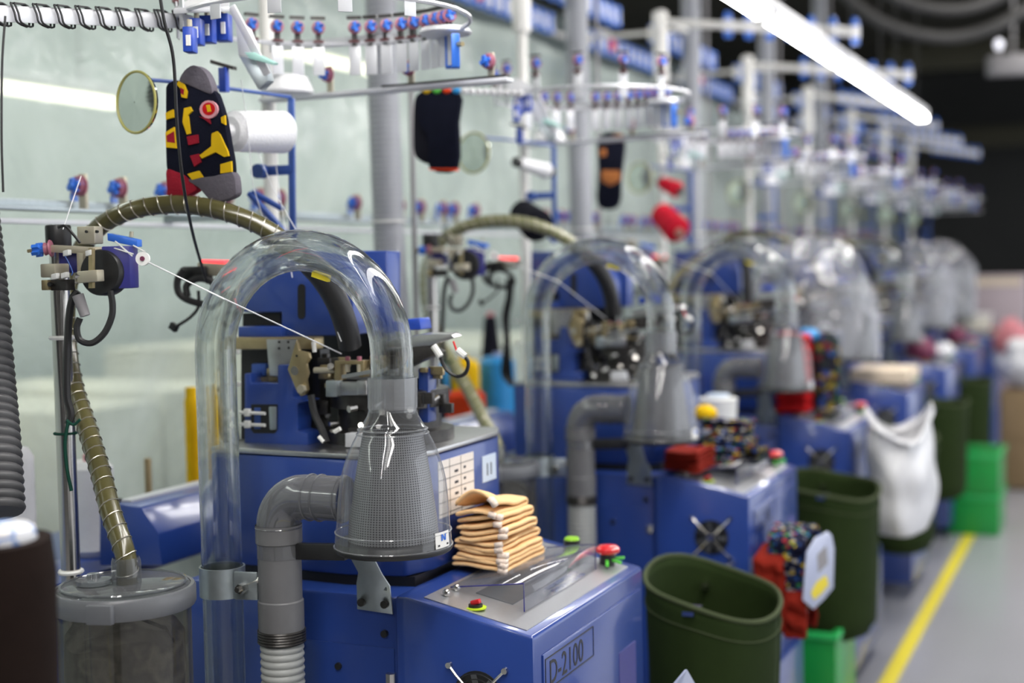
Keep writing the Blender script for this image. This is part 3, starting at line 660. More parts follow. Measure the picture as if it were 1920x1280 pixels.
    for u in (.34, .58): 
        A, B = onc(u, .45), onc(u+.10, .45); o_ = Vector((math.cos(a0+.21), math.sin(a0+.21), 0))*.0006; h_ = Vector((0, 0, .009)); mk.add([A+o_, B+o_, B+o_+h_, A+o_+h_], [(0, 1, 2, 3)])
    A, B, C_, D_ = onc(.34, .85), onc(.46, .85), onc(.68, .45), onc(.56, .45); mk.add([q+Vector((math.cos(a0+.21), math.sin(a0+.21), 0))*.0006 for q in (A, B, C_, D_)], [(0, 1, 2, 3)])
    mk.build('sticker_mark', M['clip'], cn)
    MB().add([onc(u, v)+Vector((math.cos(a0+.21), math.sin(a0+.21), 0))*.0006 for u, v in ((.12, .12), (.88, .12), (.88, .24), (.12, .24))], [(0, 1, 2, 3)]).build('sticker_line', M['ink'], cn)
    # support plate
    bp = [(-1.057, .915), (-1.017, .915), (-1.017, .868), (-1.008, .850), (-1.004, .808), (-1.064, .811), (-1.064, .850), (-1.057, .868)]
    spn = MB().prism([(x+.012, 1.826-.045*max(0, (z-.86)/.055), z) for x, z in bp], (0, .003, 0)).build('support_plate', M['zinc'], t, .0008)
    for x in (-1.042, -1.003): MB().cyl((x, 1.832, .823), (x, 1.819, .823), .006, n=10).build('plate_bolt', M['dark'], spn)
    # ---- smoky elbow pipe
    xv, zh_ = -1.135, .990
    el = [(-1.02, Yt, zh_), (-1.075, Yt, zh_)]+[(-1.090-.045*math.sin(PI/2*k/8), Yt, zh_-.045*(1-math.cos(PI/2*k/8))) for k in range(9)]+[(xv, Yt, .925), (xv, Yt, .90)]
    eb = MB().tube(el, .0325, 28, cap=False).build('elbow_pipe', M['pvc'], t)
    MB().tube(el, .0295, 24, cap=False).build('elbow_lining', M['pvc'], eb)
    er = MB()
    for x in (-1.026, -1.062, -1.078): er.ring((x, Yt, zh_), (1, 0, 0), .0335, .0013, 28, 6)
    er.ring((xv, Yt, .944), (0, 0, 1), .0335, .0013, 28, 6)
    er.build('elbow_rib', M['pvc'], eb)
    vp = MB().lathe((xv, Yt, 0), [(.034, .948), (.034, .922), (.0318, .920), (.0318, .838), (.0335, .836), (.0335, .790)], 32).build('down_pipe', M['pvcdark'], t)
    bn = MB()
    for k in range(5): bn.ring((xv, Yt, .792-k*.004), (0, 0, 1), .0335, .0022, 28, 6)
    bn.build('hose_band', M['dark'], vp)
    MB().hose([(xv, Yt, .772), (xv, Yt, .70), (xv, Yt, .60), (xv+.01, Yt, .45), (xv+.02, Yt+.02, .30)], .0325, .0105, .10, 24).build('corrugated_hose', M['lduct'], t)
    return t
# ================================================================ sensor bar on the machine, then the copies
def machine_extras(t):
    q = at(404, 505, d=2.42)
    sb = MB().obox(q, (.026, .004, -.002), (0, .012, 0), (0, 0, .011)).build('sensor_bar', M['tan'], t, .002)
    MB().obox(q+Vector((0, 0, .013)), (.022, .004, -.001), (0, .010, 0), (0, 0, .003)).build('red_light_strip', M['screen'], sb)
    MB().obox(at(370, 512, d=2.42), (.022, .004, 0), (0, .012, 0), (0, 0, .012)).build('sensor_plug', M['black'], sb, .003)
    lp = [(345, 505), (333, 525), (336, 550), (360, 565), (395, 570), (415, 556), (400, 530), (372, 522), (350, 535), (352, 556)]
    MB().tube(catmull([at(x, y, d=2.40) for x, y in lp], 6), .0062, 8).build('cable_loop', M['rubber'], sb)
    lp = [(372, 545), (372, 575), (356, 595), (330, 612), (320, 616)]
    MB().tube(catmull([at(x, y, d=2.40) for x, y in lp], 6), .0028, 6).build('loose_cable', M['rubber'], sb)
    MB().obox(at(326, 613, d=2.40), (.006, 0, -.004), (0, .005, 0), (.003, 0, .005)).build('loose_plug', M['black'], sb, .001)
    for k in range(5):
        a = [(425+5*k, 545), (428+3*k, 590+4*k), (418+4*k, 650), (424+3*k, 720), (418+6*k, 800), (440+2*k, 836)]
        MB().tube(catmull([at(x+(k*7 % 5)-2, y, Y=2.12+.006*k) for x, y in a], 6), .004, 6).build('loom_cable', M['rubber'], sb)
    for x, y in ((443, 660), (446, 720), (418, 690), (415, 730)):
        MB().obox(at(x, y, Y=2.09), (.006, 0, .001), (0, .005, 0), (0, 0, .004)).build('loom_clip', M['wtag' if x > 440 else 'black'], sb, .001)
mach = make_machine()
machine_extras(mach)
NTH = ['first', 'second', 'third', 'fourth', 'fifth', 'sixth', 'seventh', 'eighth']
mlabs = ['second blue knitting machine from the near end, red socks piled on its box',
         'third blue knitting machine, tall red and motley goods beside its mesh cone',
         'fourth blue knitting machine, its head wrapped in clear plastic film',
         'fifth blue knitting machine, beyond the film-wrapped one, plum bag on its box',
         'sixth blue knitting machine from the near end, strongly blurred',
         'last blue knitting machine at the far end of the row']
NM = 7
for i in range(1, NM):
    sk = ('notice', 'notice_print', 'number_label', 'number_print')
    if i > 2: sk += ('model_lettering', 'plate_border')
    if i == 3: sk += ('yellow_tape',)
    copy_tree(mach, None, S*i, mlabs[i-1], sk)

# ================================================================ creels
XC, YC, RC = -1.192, 2.016, .235
def make_tensioner(q, par, ax=(-.3, -1, 0), s=1.0, name='tensioner'):
    """post with a pair of pink discs and a blue knob"""
    q = Vector(q); ax = Vector(ax).normalized()
    o = MB().bar(q, q+Vector((0, 0, .048*s)), (.006*s, 0, 0), (0, .003*s, 0)).build(name, M['tan'], par, .0008)
    c = q+Vector((0, 0, .032*s))
    MB().lathe(c+ax*.003, [(.001, 0), (.0135*s, 0), (.0145*s, .002*s), (.009*s, .005*s), (.0135*s, .008*s), (.0125*s, .010*s), (.001, .010*s)], 14, ax).build('pink_disc', M['pink'], o)
    k = MB()
    for a in range(4):
        d1 = Vector((math.cos(PI/2*a+.4), 0, math.sin(PI/2*a+.4)))
        k.bar(c+ax*.012*s, c+ax*.013*s+d1*.010*s, ax*.005*s, d1.cross(ax)*.0035*s)
    k.cyl(c+ax*.008*s, c+ax*.022*s, .005*s, n=8)
    k.build('blue_knob', M['clip'], o)
    return o
def make_finger(q, rad, par):
    q = Vector(q); tg = Vector((-rad.y, rad.x, 0))
    z0, z1 = q.z-.056, q.z
    o = MB().obox(q-Vector((0, 0, .028)), tg*.0105, rad*.0012, (0, 0, .029)).build('finger_plate', M['alu'], par, .0006)
    MB().obox(q+Vector((0, 0, .014)), tg*.0045, rad*.004, (0, 0, .020)).build('finger_stem', M['dark'], o)
    MB().obox(q+Vector((0, 0, .002)), tg*.009, rad*.007, (0, 0, .002)).build('finger_collar', M['maroon'], o)
    c = q+Vector((0, 0, .026)); ax = Vector((.60, -.80, 0))
    MB().lathe(c, [(.001, 0), (.011, 0), (.012, .003), (.009, .006), (.012, .009), (.001, .010)], 12, ax).build('pink_disc', M['pink'], o)
    k = MB()
    for a in range(4):
        d1 = Vector((math.cos(PI/2*a+.3), 0, math.sin(PI/2*a+.3)))
        k.bar(c+ax*.014, c+ax*.016+d1*.009, ax*.005, d1.cross(ax)*.0035)
    k.build('blue_knob', M['clip'], o)
    MB().obox(c+Vector((0, 0, .018)), tg*.013, rad*.004, (0, 0, .0025)).build('finger_tip', M['dark'], o)
    return o
def make_guide(q, par, ax, row=False):
    q = Vector(q); ax = Vector(ax); sd = Vector((-ax.y, ax.x, 0))
    if row:
        o = MB().obox(q, ax*.018, sd*.017, (0, 0, .036)).build('yarn_guide', M['clip'], par, .003)
        MB().obox(q-Vector((0, 0, .004)), ax*.004, sd*.0185, (0, 0, .020)).build('guide_label', M['fixture'], o)
        return o
    o = MB().obox(q, ax*.014, sd*.017, (0, 0, .020)).build('yarn_guide', M['fixture'], par, .003)
    MB().prism([q+Vector((0, 0, .020))-ax*.015-sd*.012, q+Vector((0, 0, .020))+ax*.015-sd*.012, q+Vector((0, 0, .046))+ax*.006-sd*.012, q+Vector((0, 0, .046))-ax*.006-sd*.012], sd*.024).build('guide_top', M['clip'], o, .002)
    MB().obox(q-Vector((0, 0, .030)), ax*.012, sd*.012, (0, 0, .010)).build('guide_foot', M['clip'], o, .002)
    return o
def proj(q):
    q = q-EYE; return 960+F*q.dot(rt)/q.dot(fw)
def make_creel(endx, full=True, first=False):
    t = thing('yarn_creel', 'first yarn creel, grey finger plates with blue knobs above the nearest machine', 'yarn creel', (-1.5, 2.32, 0), 'yarn creels over the row')
    MB().cyl((-1.5, 2.32, .02), (-1.5, 2.32, 2.19), .014, n=14).build('column', M['white_paint'], t)
    # ring with fingers
    zr = 1.718
    MB().ring((XC, YC, zr-.002), (0, 0, 1), RC, .004, 40, 6).build('ring_rail', M['alu'], t)
    MB().bar((-1.5, 2.32, zr+.02), (XC, YC+RC, zr+.004), (0, 0, .008), (.004, .006, 0)).build('ring_bracket', M['alu'], t)
    for px in (473, 520, 558, 597, 665, 695, 724, 752, 775, 797, 815, 830, 842):
        lo, hi = PI*.93, -PI*.08
        for _ in range(40):
            md = (lo+hi)/2
            if proj(Vector((XC+RC*math.cos(md), YC+RC*math.sin(md), zr))) < px: lo = md
            else: hi = md
        rad = Vector((math.cos(md), math.sin(md), 0))
        make_finger(Vector((XC, YC, zr))+rad*RC, rad, t)
    for k in range(6):
        a = PI*(1.15+.7*k/5); rad = Vector((math.cos(a), math.sin(a), 0)); make_finger(Vector((XC, YC, zr+.03))+rad*RC, rad, t)
    # right end cap and sensors
    q = at(835, 62, d=2.42)
    MB().lathe(q, [(.001, -.003), (.043, -.003), (.046, 0), (.040, .008), (.001, .010)], 20).build('end_plate', M['alu'], t)
    for x, y, d_ in ((828, 90, 2.50), (842, 97, 2.45), (854, 96, 2.38)):
        q = at(x, y, d=d_); o = MB().obox(q, (.006, .004, 0), (-.006, .012, 0), (0, 0, .028)).build('sensor_block', M['clip'], t, .002)
        MB().cyl(q+Vector((.008, -.008, .010)), q+Vector((.022, -.018, .008)), .004, n=8).build('sensor_pin', M['brass'], o)
    # left plate and sensors
    MB().prism([at(325, 26, d=2.16), at(430, 22, d=2.16), at(430, 2, d=2.40), at(355, 6, d=2.40)], (0, 0, .008)).build('mount_plate', M['alu'], t, .001)
    for x0, y0, x1, y1, d_ in ((347, 52, 366, 99, 2.14), (359, 36, 380, 85, 2.18), (376, 31, 402, 81, 2.22), (405, 27, 432, 78, 2.26)):
        q = at((x0+x1)/2, (y0+y1)/2, d=d_); hw = (x1-x0)/2*d_/F; hh = (y1-y0)/2*d_/F
        o = MB().obox(q, (hw*.95, hw*.4, 0), (-.004, .012, 0), (0, 0, hh)).build('sensor_block', M['navyblock'], t, .002)
        MB().obox(q+Vector((hw*.7, -.012, -.002)), (.003, .001, 0), (0, .001, 0), (0, 0, hh*.42)).build('sensor_label', M['wtag'], o)
        MB().cyl(q+Vector((0, 0, hh*.9)), q+Vector((0, 0, hh+.012)), .004, n=8).build('sensor_pin', M['tan'], o)
    MB().prism([at(440, 30, d=2.30), at(470, 55, d=2.30), at(490, 108, d=2.30), at(447, 105, d=2.30)], (0, .004, 0)).build('side_plate', M['alu'], t, .0008)
    MB().prism([at(448, 105, d=2.28), at(492, 112, d=2.28), at(502, 150, d=2.28), at(484, 168, d=2.28), at(462, 130, d=2.28)], (0, .02, 0)).build('guide_arm', M['zinc'], t, .001)
    MB().bar(at(434, 12, d=2.24), at(502, 140, d=2.28), (.006, 0, .003), (0, .002, 0)).build('strut', M['fixture'], t, .0008)
    MB().prism([at(458, 98, d=2.26), at(474, 98, d=2.26), at(515, 118, d=2.26), at(512, 122, d=2.26), at(468, 110, d=2.26)], (0, .012, .001)).build('teal_plate', M['teal'], t, .0005)
    MB().obox(at(420, 150, d=2.35), (.007, 0, 0), (0, .006, 0), (0, 0, .020)).build('yarn_cutter', M['navyblock'], t, .001)
    MB().bar(at(398, 116, d=2.35), at(440, 128, d=2.35), (0, .006, 0), (0, 0, .003)).build('cutter_arm', M['dark'], t)
    MB().lathe(at(540, 176, d=2.55), [(.001, -.002), (.045, 0), (.047, .004), (.036, .030), (.012, .036), (.001, .037)], 18).build('white_guard', M['fixture'], t)
    # lower arm with three tensioners
    ab = MB().bar((-1.5, 2.30, 1.636), (-.99, 2.30, 1.64), (0, .016, 0), (0, 0, .004)).build('tensioner_arm', M['alu'], t, .002)
    MB().bar((-1.24, 2.298, 1.6435), (-.995, 2.298, 1.6465), (0, .010, 0), (0, 0, .0025)).build('arm_strip', M['dark'], ab)
    for px in (620, 772, 922):
        q = at(px, 172, Y=2.30); make_tensioner((q.x, 2.30, 1.642), t)
    # mirror on a blue rod
    mc = at(258, 192, d=2.22); nn = Vector((-.25, -.97, 0)).normalized()
    mi = MB().lathe(mc, [(.001, .006), (.047, .003), (.047, -.003), (.001, -.003)], 32, nn).build('round_mirror', M['mirror'], t)
    MB().ring(mc+nn*.003, nn, .0475, .0022, 36, 6).build('mirror_rim', M['mrim'], mi)
    MB().tube(catmull([mc+Vector((0, .008, .035)), at(300, 151, d=2.27), at(400, 162, d=2.36), at(545, 182, d=2.50)], 6), .0032, 8).build('blue_rod', M['dblue'], t)
    MB().bar(at(546, 184, d=2.50), at(549, 445, d=2.50), (.006, 0, 0), (0, .003, 0)).build('blue_upright', M['dblue'], t, .0008)
    MB().bar(at(482, 321, d=2.52), at(548, 318, d=2.50), (0, .004, 0), (0, 0, .0085)).build('blue_crossbar', M['dblue'], t, .001)
    q = at(488, 321, d=2.51); MB().cyl(q-Vector((0, .01, 0)), q+Vector((0, .01, 0)), .013, n=12).build('blue_clamp', M['dblue'], t)
    for a, b in (((468, 362), (545, 448)), ((474, 360), (530, 392))): MB().bar(at(*a, d=2.44), at(*b, d=2.48), (0, .006, 0), (.003, 0, .003)).build('blue_strap', M['dblue'], t, .0008)
    # top frame: arm to the aisle, two bars along the row
    tf = MB().cyl((-1.5, 2.32, 2.15), (endx, 2.32, 2.06), .014, n=10).build('top_arm', M['white_paint'], t)
    for k in range(7):
        f = .36+.64*k/6; make_guide((-1.5+(endx+1.5)*f, 2.32, 2.15-.09*f), t, (1, 0, 0))
    MB().bar((-1.5+(endx+1.5)*.34, 2.32, 2.15-.09*.34), (endx, 2.32, 2.06), (0, 0, .016), (0, .012, 0)).build('guide_rail', M['fixture'], tf, .002)
    MB().cyl((-1.5, 2.32, 1.94), (-1.5, 2.32, 2.185), .026, n=16).build('column_head', M['white_paint'], t, .004)
    for X in (-1.63, -1.88):
        MB().box((X-.010, 2.62, 2.138), (X+.010, 3.50, 2.190)).build('row_bar', M['white_paint'], t, .002)
        for k in range(11): make_guide((X, 2.66+.08*k, 2.164), t, (0, 1, 0), True)
    MB().cyl((-1.88, 2.62, 2.166), (-1.5, 2.62, 2.166), .008, n=8).build('top_tie', M['white_paint'], t)
    MB().cyl((-1.5, 2.33, 2.16), (-1.5, 2.64, 2.166), .008, n=8).build('top_tie', M['white_paint'], t)
    # signal lamp
    q = at(1138, 77, d=5.6)-Vector((0, 2*S, 0))
    lb = MB().ell(q+Vector((-.012, -.012, .012)), .036, n=16).build('signal_lamp', M['fixture'], t)
    MB().ell(q+Vector((.012, -.01, -.020)), .030, n=16).build('red_lens', M['lamp'], lb)
    MB().cyl(q, q+Vector((0, .03, 0)), .008, n=8).build('lamp_stem', M['white_paint'], lb)
    if first:
        a, b = at(-30, 24, d=1.98), at(350, 40, d=2.24)
        wa = MB().bar(a, b, (.006, .012, 0), (0, 0, .0115)).build('wrapped_arm', M['alu'], t, .002)
        for k in range(10):
            q = a.lerp(b, (k+.6)/10); u = (b-a).normalized()
            for s_ in (0, .006):
                z = Vector((0, 0, .0135)); f = Vector((.003, -.0135, 0))
                p0 = q+u*s_
                MB().tube(catmull([p0+z+f-u*.006, p0+f*1.02, p0-z+f+u*.004, p0-z*1.05-f+u*.006, p0+z-f, p0+z+f-u*.006], 3), .0016, 5).build('wrap_wire', M['rubber'], wa)
    return t
cr = make_creel(-.83, first=True)
clabs = ['second yarn creel, standing just beyond the nearest silver ribbed hose', 'third yarn creel with white column and arm of blue guides reaching under the lamp',
         'fourth yarn creel, its guide arm crossing behind the lit lamp line', 'fifth yarn creel from the near end, blurred', 'sixth yarn creel from the near end, blurred',
         'seventh yarn creel, next to last along the row', 'eighth yarn creel, farthest one against the dark end wall']
for i in range(1, 4): copy_tree(cr, None, S*i, clabs[i-1], ('wrapped_arm',))
crf = make_creel(-1.02); crf.location.y += 4*S; crf['label'] = clabs[3]
for i in range(5, 8): copy_tree(crf, None, S*(i-4), clabs[i-1])

# long rail behind the machines
rl = thing('yarn_rail', 'long grey rail of pink and blue tensioners behind the machines', 'rail', (-1.75, 6.0, 1.43))
MB().box((-1.775, .4, 1.428), (-1.725, 11.6, 1.434)).box((-1.775, .4, 1.434), (-1.770, 11.6, 1.450)).build('rail_bar', M['zinc'], rl, .001)
MB().box((-1.755, .4, 1.405), (-1.738, 11.6, 1.414)).build('lower_bar', M['alu'], rl, .001)
t0 = make_tensioner((-1.75, 1.30, 1.434), rl, (-.2, -1, 0), 1.35)
wing = MB()
for k in range(5):
    a = PI*.5+PI*.5*k/4; b = PI*.5+PI*.5*(k+1)/4
    c = Vector((-1.75, 1.302, 1.458)); wing.bar(c+Vector((.024*math.cos(a), 0, .024*math.sin(a))), c+Vector((.024*math.cos(b), 0, .024*math.sin(b))), (0, .009, 0), (.002, 0, .002))
wing.build('blue_wing', M['clip'], t0)
for k in range(1, 90):
    if k % 9 in (5, 6): continue
    c = copy_tree(t0, rl); c.location = (0, .113*k+.02*math.sin(k*2.3), 0)
for k in range(7): MB().box((-1.745, 2.31+S*k, 1.414), (-1.515, 2.33+S*k, 1.426)).build('rail_bracket', M['zinc'], rl)

# yarn table
tb = thing('yarn_table', 'long low blue table behind the machines carrying yarn bobbins', 'table', (-1.80, 5.5, 0))
MB().box((-1.98, .2, .77), (-1.645, 11.5, .80)).build('table_top', M['blue'], tb, .004)
for k in range(8):
    for x in (-1.94, -1.69): MB().box((x-.015, .4+1.5*k, 0), (x+.015, .43+1.5*k, .77)).build('leg', M['dblue'], tb)
for i in range(6):
    for dx, dyy in ((-1.74, 2.12), (-1.78, 2.28), (-1.72, 2.42)): MB().cyl((dx, dyy+S*i, .80), (dx, dyy+S*i, .90+.05*((i+int(dyy*10)) % 3)), .007, n=8).build('bobbin_peg', M['palepeg'], tb)

# ================================================================ sensor post (yarn feeder), first and copies
def make_post():
    t = thing('yarn_feeder_post', 'chrome feeder post with black disc motor at the left of the nearest arch', 'post', (-1.478, 1.70, 0), 'chrome feeder posts')
    x, y = -1.478, 1.70
    MB().cyl((x, y, .005), (x, y, 1.37), .0145, n=20).build('post', M['chrome'], t)
    MB().box((x-.05, y-.05, 0), (x+.05, y+.05, .012)).build('foot_plate', M['black'], t, .002)
    MB().cyl((x, y, 1.355), (x, y, 1.392), .019, n=18).build('post_cap', M['black'], t, .003)
    D = 2.10
    A = lambda px, py, d=D: at(px, py, d=d)
    q = A(92, 466); ax = (A(75, 468)-q).normalized()
    td = MB().lathe(q, [(.001, -.004), (.012, -.004), (.013, -.002), (.008, .001), (.010, .006), (.001, .008)], 16, ax).build('tension_disc', M['pink'], t)
    k = MB().cyl(q+ax*.006, q+ax*.024, .006, n=8)
    for a in range(5):
        d1 = Vector((0, math.cos(2*PI*a/5), math.sin(2*PI*a/5))); k.bar(q+ax*.014, q+ax*.016+d1*.010, ax*.005, d1.cross(ax)*.003)
    k.build('blue_knob', M['clip'], td); MB().cyl(q+ax*.02, q+ax*.032, .0025, n=6).build('knob_tip', M['brass'], td)
    MB().bar(A(100, 466), A(212, 471), (0, .006, 0), (0, 0, .0055)).build('cross_bar', M['tan'], t, .001)
    mh = MB().obox(A(226, 501), (.019, .008, 0), (-.008, .02, 0), (0, 0, .031)).build('motor_housing', M['purple'], t, .002)
    MB().obox(A(132, 490, 2.12), (.014, .005, 0), (-.003, .008, 0), (0, 0, .017)).build('side_housing', M['purple'], t, .002)
    c = A(196, 511, 2.09); n_ = Vector((.12, -1, .05)).normalized()
    ds = MB().lathe(c, [(.001, -.015), (.033, -.015), (.034, -.012), (.034, .010), (.032, .013), (.001, .013)], 32, n_).build('motor_disc', M['black'], t)
    MB().obox(A(157, 502, 2.10), (.006, 0, 0), (0, .008, 0), (0, 0, .022)).build('side_bracket', M['tan'], t, .001)
    br = MB().obox(A(170, 518, 2.05), (.016, .003, .001), (0, .008, 0), (0, 0, .0085)).build('front_bracket', M['tan'], t, .0015)
    MB().cyl(A(143, 517, 2.05), A(156, 517, 2.05), .005, n=8).build('bracket_screw', M['chrome'], br)
    MB().bar(A(172, 465, 2.06), A(172, 540, 2.06), (.0035, 0, 0), (0, .003, 0)).build('bracket_strip', M['brass'], br)
    tb_ = MB().obox(A(169, 441, 2.10), (.0145, .002, 0), (0, .01, 0), (0, 0, .013)).build('top_block', M['tan'], t, .0015)
    for px in (161, 180): q = A(px, 434, 2.088); MB().cyl(q, q+Vector((0, .004, 0)), .0022, n=8).build('block_hole', M['black'], tb_)
    MB().obox(A(103, 507, 2.085), (.0135, 0, 0), (0, .016, 0), (0, 0, .010)).build('post_clamp', M['tan'], t, .002)
    cb = MB().obox(A(94, 534, 2.085), (.006, 0, 0), (0, .012, 0), (0, 0, .0075)).build('clamp_block', M['brass'], t, .001)
    q = A(92, 533, 2.07); MB().cyl(q, q+Vector((0, .004, 0)), .0035, n=8).build('clamp_hole', M['black'], cb)
    MB().obox(A(118, 534, 2.08), (.014, 0, 0), (0, .010, 0), (0, 0, .008)).build('clamp_jaw', M['dark'], t, .001)
    for px, py in ((126, 474), (168, 474), (104, 518), (122, 516)): MB().obox(A(px, py, 2.06), (.005, 0, .001), (0, .004, 0), (0, 0, .004)).build('cable_clip', M['wtag'], t, .001)
    ba = MB().bar(A(206, 444, 2.10), A(262, 456, 2.10), (0, .006, 0), (0, 0, .0055)).build('blue_arm', M['clip'], t, .001)
    MB().cyl(A(246, 444, 2.10), A(247, 434, 2.10), .003, n=8).build('arm_pin', M['tan'], ba)
    MB().obox(A(252, 505, 2.13), (.004, .001, 0), (0, .004, 0), (0, 0, .024)).build('grey_strip', M['alu'], t)
    for a, b in (((216, 452), (248, 480)), ((205, 462), (250, 476)), ((250, 460), (272, 472))): MB().tube([A(*a, 2.08), A(*b, 2.07)], .0012, 5).build('yarn_lever', M['wtag'], t)
    q = A(268, 485, 2.06); ax = Vector((.45, -.9, .05)).normalized()
    pu = MB().lathe(q, [(.003, -.004), (.010, -.004), (.008, 0), (.010, .004), (.003, .004)], 18, ax).build('white_pulley', M['wtag'], t)
    MB().lathe(q, [(.001, -.005), (.0035, -.005), (.0035, .006), (.001, .006)], 10, ax).build('pulley_hub', M['magenta'], pu)
    MB().tube([A(275, 490, 2.06), at(420, 560, d=1.95), at(640, 663, Y=1.95)], .0011, 5).build('yarn_strand', M['yarnw'], t)
    MB().tube([A(118, 430, 2.07), at(152, 330, d=2.2)], .0007, 4).build('yarn_strand', M['yarnw'], t)
    cab = MB().tube(catmull([A(x_, y_, 2.085) for x_, y_ in ((146, 545), (136, 560), (130, 590), (127, 640), (125, 700), (126, 745), (133, 775), (128, 795))], 6), .0055, 8).build('cable_bundle', M['rubber'], t)
    MB().tube(catmull([A(x_, y_, 2.075) for x_, y_ in ((150, 596), (144, 615), (150, 637), (172, 643), (195, 625), (209, 595), (211, 570), (207, 545))], 6), .0048, 8).build('motor_cable', M['rubber'], t)
    MB().cyl(A(146, 553, 2.07), A(160, 592, 2.07), .0085, .0075, n=10).build('cable_plug', M['cable'], t)
    MB().tube(catmull([A(x_, y_, 2.06) for x_, y_ in ((108, 426), (122, 424), (138, 440), (150, 455))], 6), .0022, 6).build('thin_cable', M['rubber'], t)
    MB().tube(catmull([A(x_, y_, 2.05) for x_, y_ in ((122, 480), (130, 495), (136, 510), (134, 516))], 6), .001, 5).build('thin_cable', M['dblue'], t)
    for z in (1.222, .865): MB().ring((x, y, z), (0, 0, 1), .0165, .0035, 18, 6).build('cable_tie', M['wtag'], t)
    gs = MB().ring((x, y, 1.077), (0, 0, 1), .0165, .002, 18, 6)
    gs.tube(catmull([A(x_, y_, 2.07) for x_, y_ in ((125, 788), (138, 796), (150, 786))], 4), .0022, 6)
    gs.tube(catmull([A(x_, y_, 2.07) for x_, y_ in ((128, 790), (122, 830), (126, 880), (134, 920))], 5), .0026, 6)
    gs.build('green_string', mat('dark_green_string', (.01, .05, .035), .9), t)
    return t
ps = make_post()
for i in range(1, 6): copy_tree(ps, None, S*i, ['second chrome feeder post, blurred, before the black yarn cone', 'third chrome feeder post from the near end', 'fourth chrome feeder post from the near end', 'fifth chrome feeder post from the near end', 'sixth chrome feeder post from the near end'][i-1])

# ================================================================ waste canister and its hose
def make_canister():
    t = thing('waste_canister', 'clear canister full of grey lint with flat lid, nearest the lower left', 'canister', (-1.262, 1.556, 0), 'lint canisters')
    c = Vector((-1.262, 1.556, 0)); ro = .094
    MB().lathe(c, [(.088, .26), (.0895, .88)], 40).build('canister_body', M['canister'], t)
    MB().lathe(c, [(.001, .255), (.092, .255), (.092, .275), (.001, .275)], 32).build('canister_base', M['lidrim'], t)
    lint = MB(); rr = random.Random(3)
    def lf(u, v):
        a = 2*PI*u; z = .28+.575*v; r_ = .080+.006*noise.noise(Vector((math.cos(a)*2, math.sin(a)*2, z*14)))
        if v > .94: r_ *= max(.02, math.sqrt(max(0, 1-((v-.94)/.06)**2)))
        return c+Vector((r_*math.cos(a), r_*math.sin(a), z+(.02*noise.noise(Vector((a, 3, v)))))) 
    lint.grid(lf, 48, 36); lo = lint.build('lint', M['lint'], t); lo['kind'] = 'stuff'
    MB().ell(c+Vector((.03, -.068, .665)), .040, .014, .026, 14, 8).build('green_lint', M['lintgreen'], t)
    MB().ell(c+Vector((-.005, -.075, .735)), .014, .008, .02, 12, 8).build('yellow_lint', M['lintyellow'], t)
    MB().lathe(c, [(.0905, .862), (.095, .862), (.097, .866), (.097, .886), (.0945, .890), (.090, .890), (.0905, .862)], 44).build('lid_rim', M['lidrim'], t)
    ld = MB().lathe(c, [(.001, .893), (.082, .893), (.090, .889)], 40).build('lid', M['lid'], t)
    MB().ring(c+Vector((0, 0, .894)), (0, 0, 1), .084, .0018, 40, 6).build('lid_ridge', M['lid'], ld)
    MB().obox(c+Vector((.035, -.0925, .874)), (.017, .005, 0), (0, .004, 0), (0, 0, .013)).build('lid_latch', M['lidrim'], t, .002)
    hk = c+Vector((-.035, -.02, .895))
    MB().lathe(hk, [(.001, 0), (.024, 0), (.024, .006), (.010, .008), (.008, .014), (.001, .014)], 20).build('lid_knob', M['lid'], ld)
    so = c+Vector((.002, .004, .893))
    MB().lathe(so, [(.020, 0), (.020, .03), (.018, .036)], 20).build('hose_socket', M['lid'], t)
    MB().ring(c+Vector((0, 0, .72)), (0, 0, 1), .0905, .002, 40, 6).build('body_band', M['canister'], t)
    return t
cn_ = make_canister()
for i in range(1, 3): copy_tree(cn_, None, S*i, ['second lint canister, its lid seen just past machine number 11', 'third lint canister, mostly behind the second machine'][i-1])

def make_hose():
    t = thing('suction_hose', 'olive wire-wound hose arching from the near canister over the knitting head', 'hose', (-1.26, 1.56, .89), 'olive suction hoses')
    p1 = [(-1.260, 1.560, .893), (-1.260, 1.560, .93)]+[at(*q) if False else at(q[0], q[1], d=q[2]) for q in ((208, 960, 1.985), (190, 890, 2.03), (163, 800, 2.10), (140, 730, 2.16), (128, 660, 2.20), (124, 580, 2.23), (134, 510, 2.25), (160, 455, 2.24), (200, 415, 2.22), (262, 390, 2.20), (340, 383, 2.19), (420, 396, 2.18), (490, 424, 2.18), (550, 466, 2.18), (600, 515, 2.19), (632, 565, 2.20), (650, 615, 2.22), (656, 648, 2.235))]
    pts = catmull(p1, 8)
    h = MB().tube(resample(pts, .01), .0145, 16).build('hose_wall', M['olive'], t)
    MB().spiral(pts[:-26], .0152, .021, .0009).build('wire_spiral', M['wire'], t)
    MB().tube(resample(pts[-36:], .01), .0185, 16).build('hose_end_sleeve', M['black'], t)
    return t
hs = make_hose()
for i in range(1, 6):
    if i == 2: continue
    c = copy_tree(hs, None, S*i, ['second olive hose, its arch just above the second clear arch', 'third olive hose, slanting up beside the third clear arch', 'fourth olive hose, beside the film-wrapped machine', 'fifth olive hose from the near end', 'sixth olive hose from the near end'][i-1], ('wire_spiral',) if i > 2 else ())
for o in bpy.data.objects:
    if o.name.startswith('hose_wall.') and o.parent.location.y < 4.2 and o.parent.location.y > 2:
        o.data = o.data.copy(); o.data.materials[0] = M['oliveb']

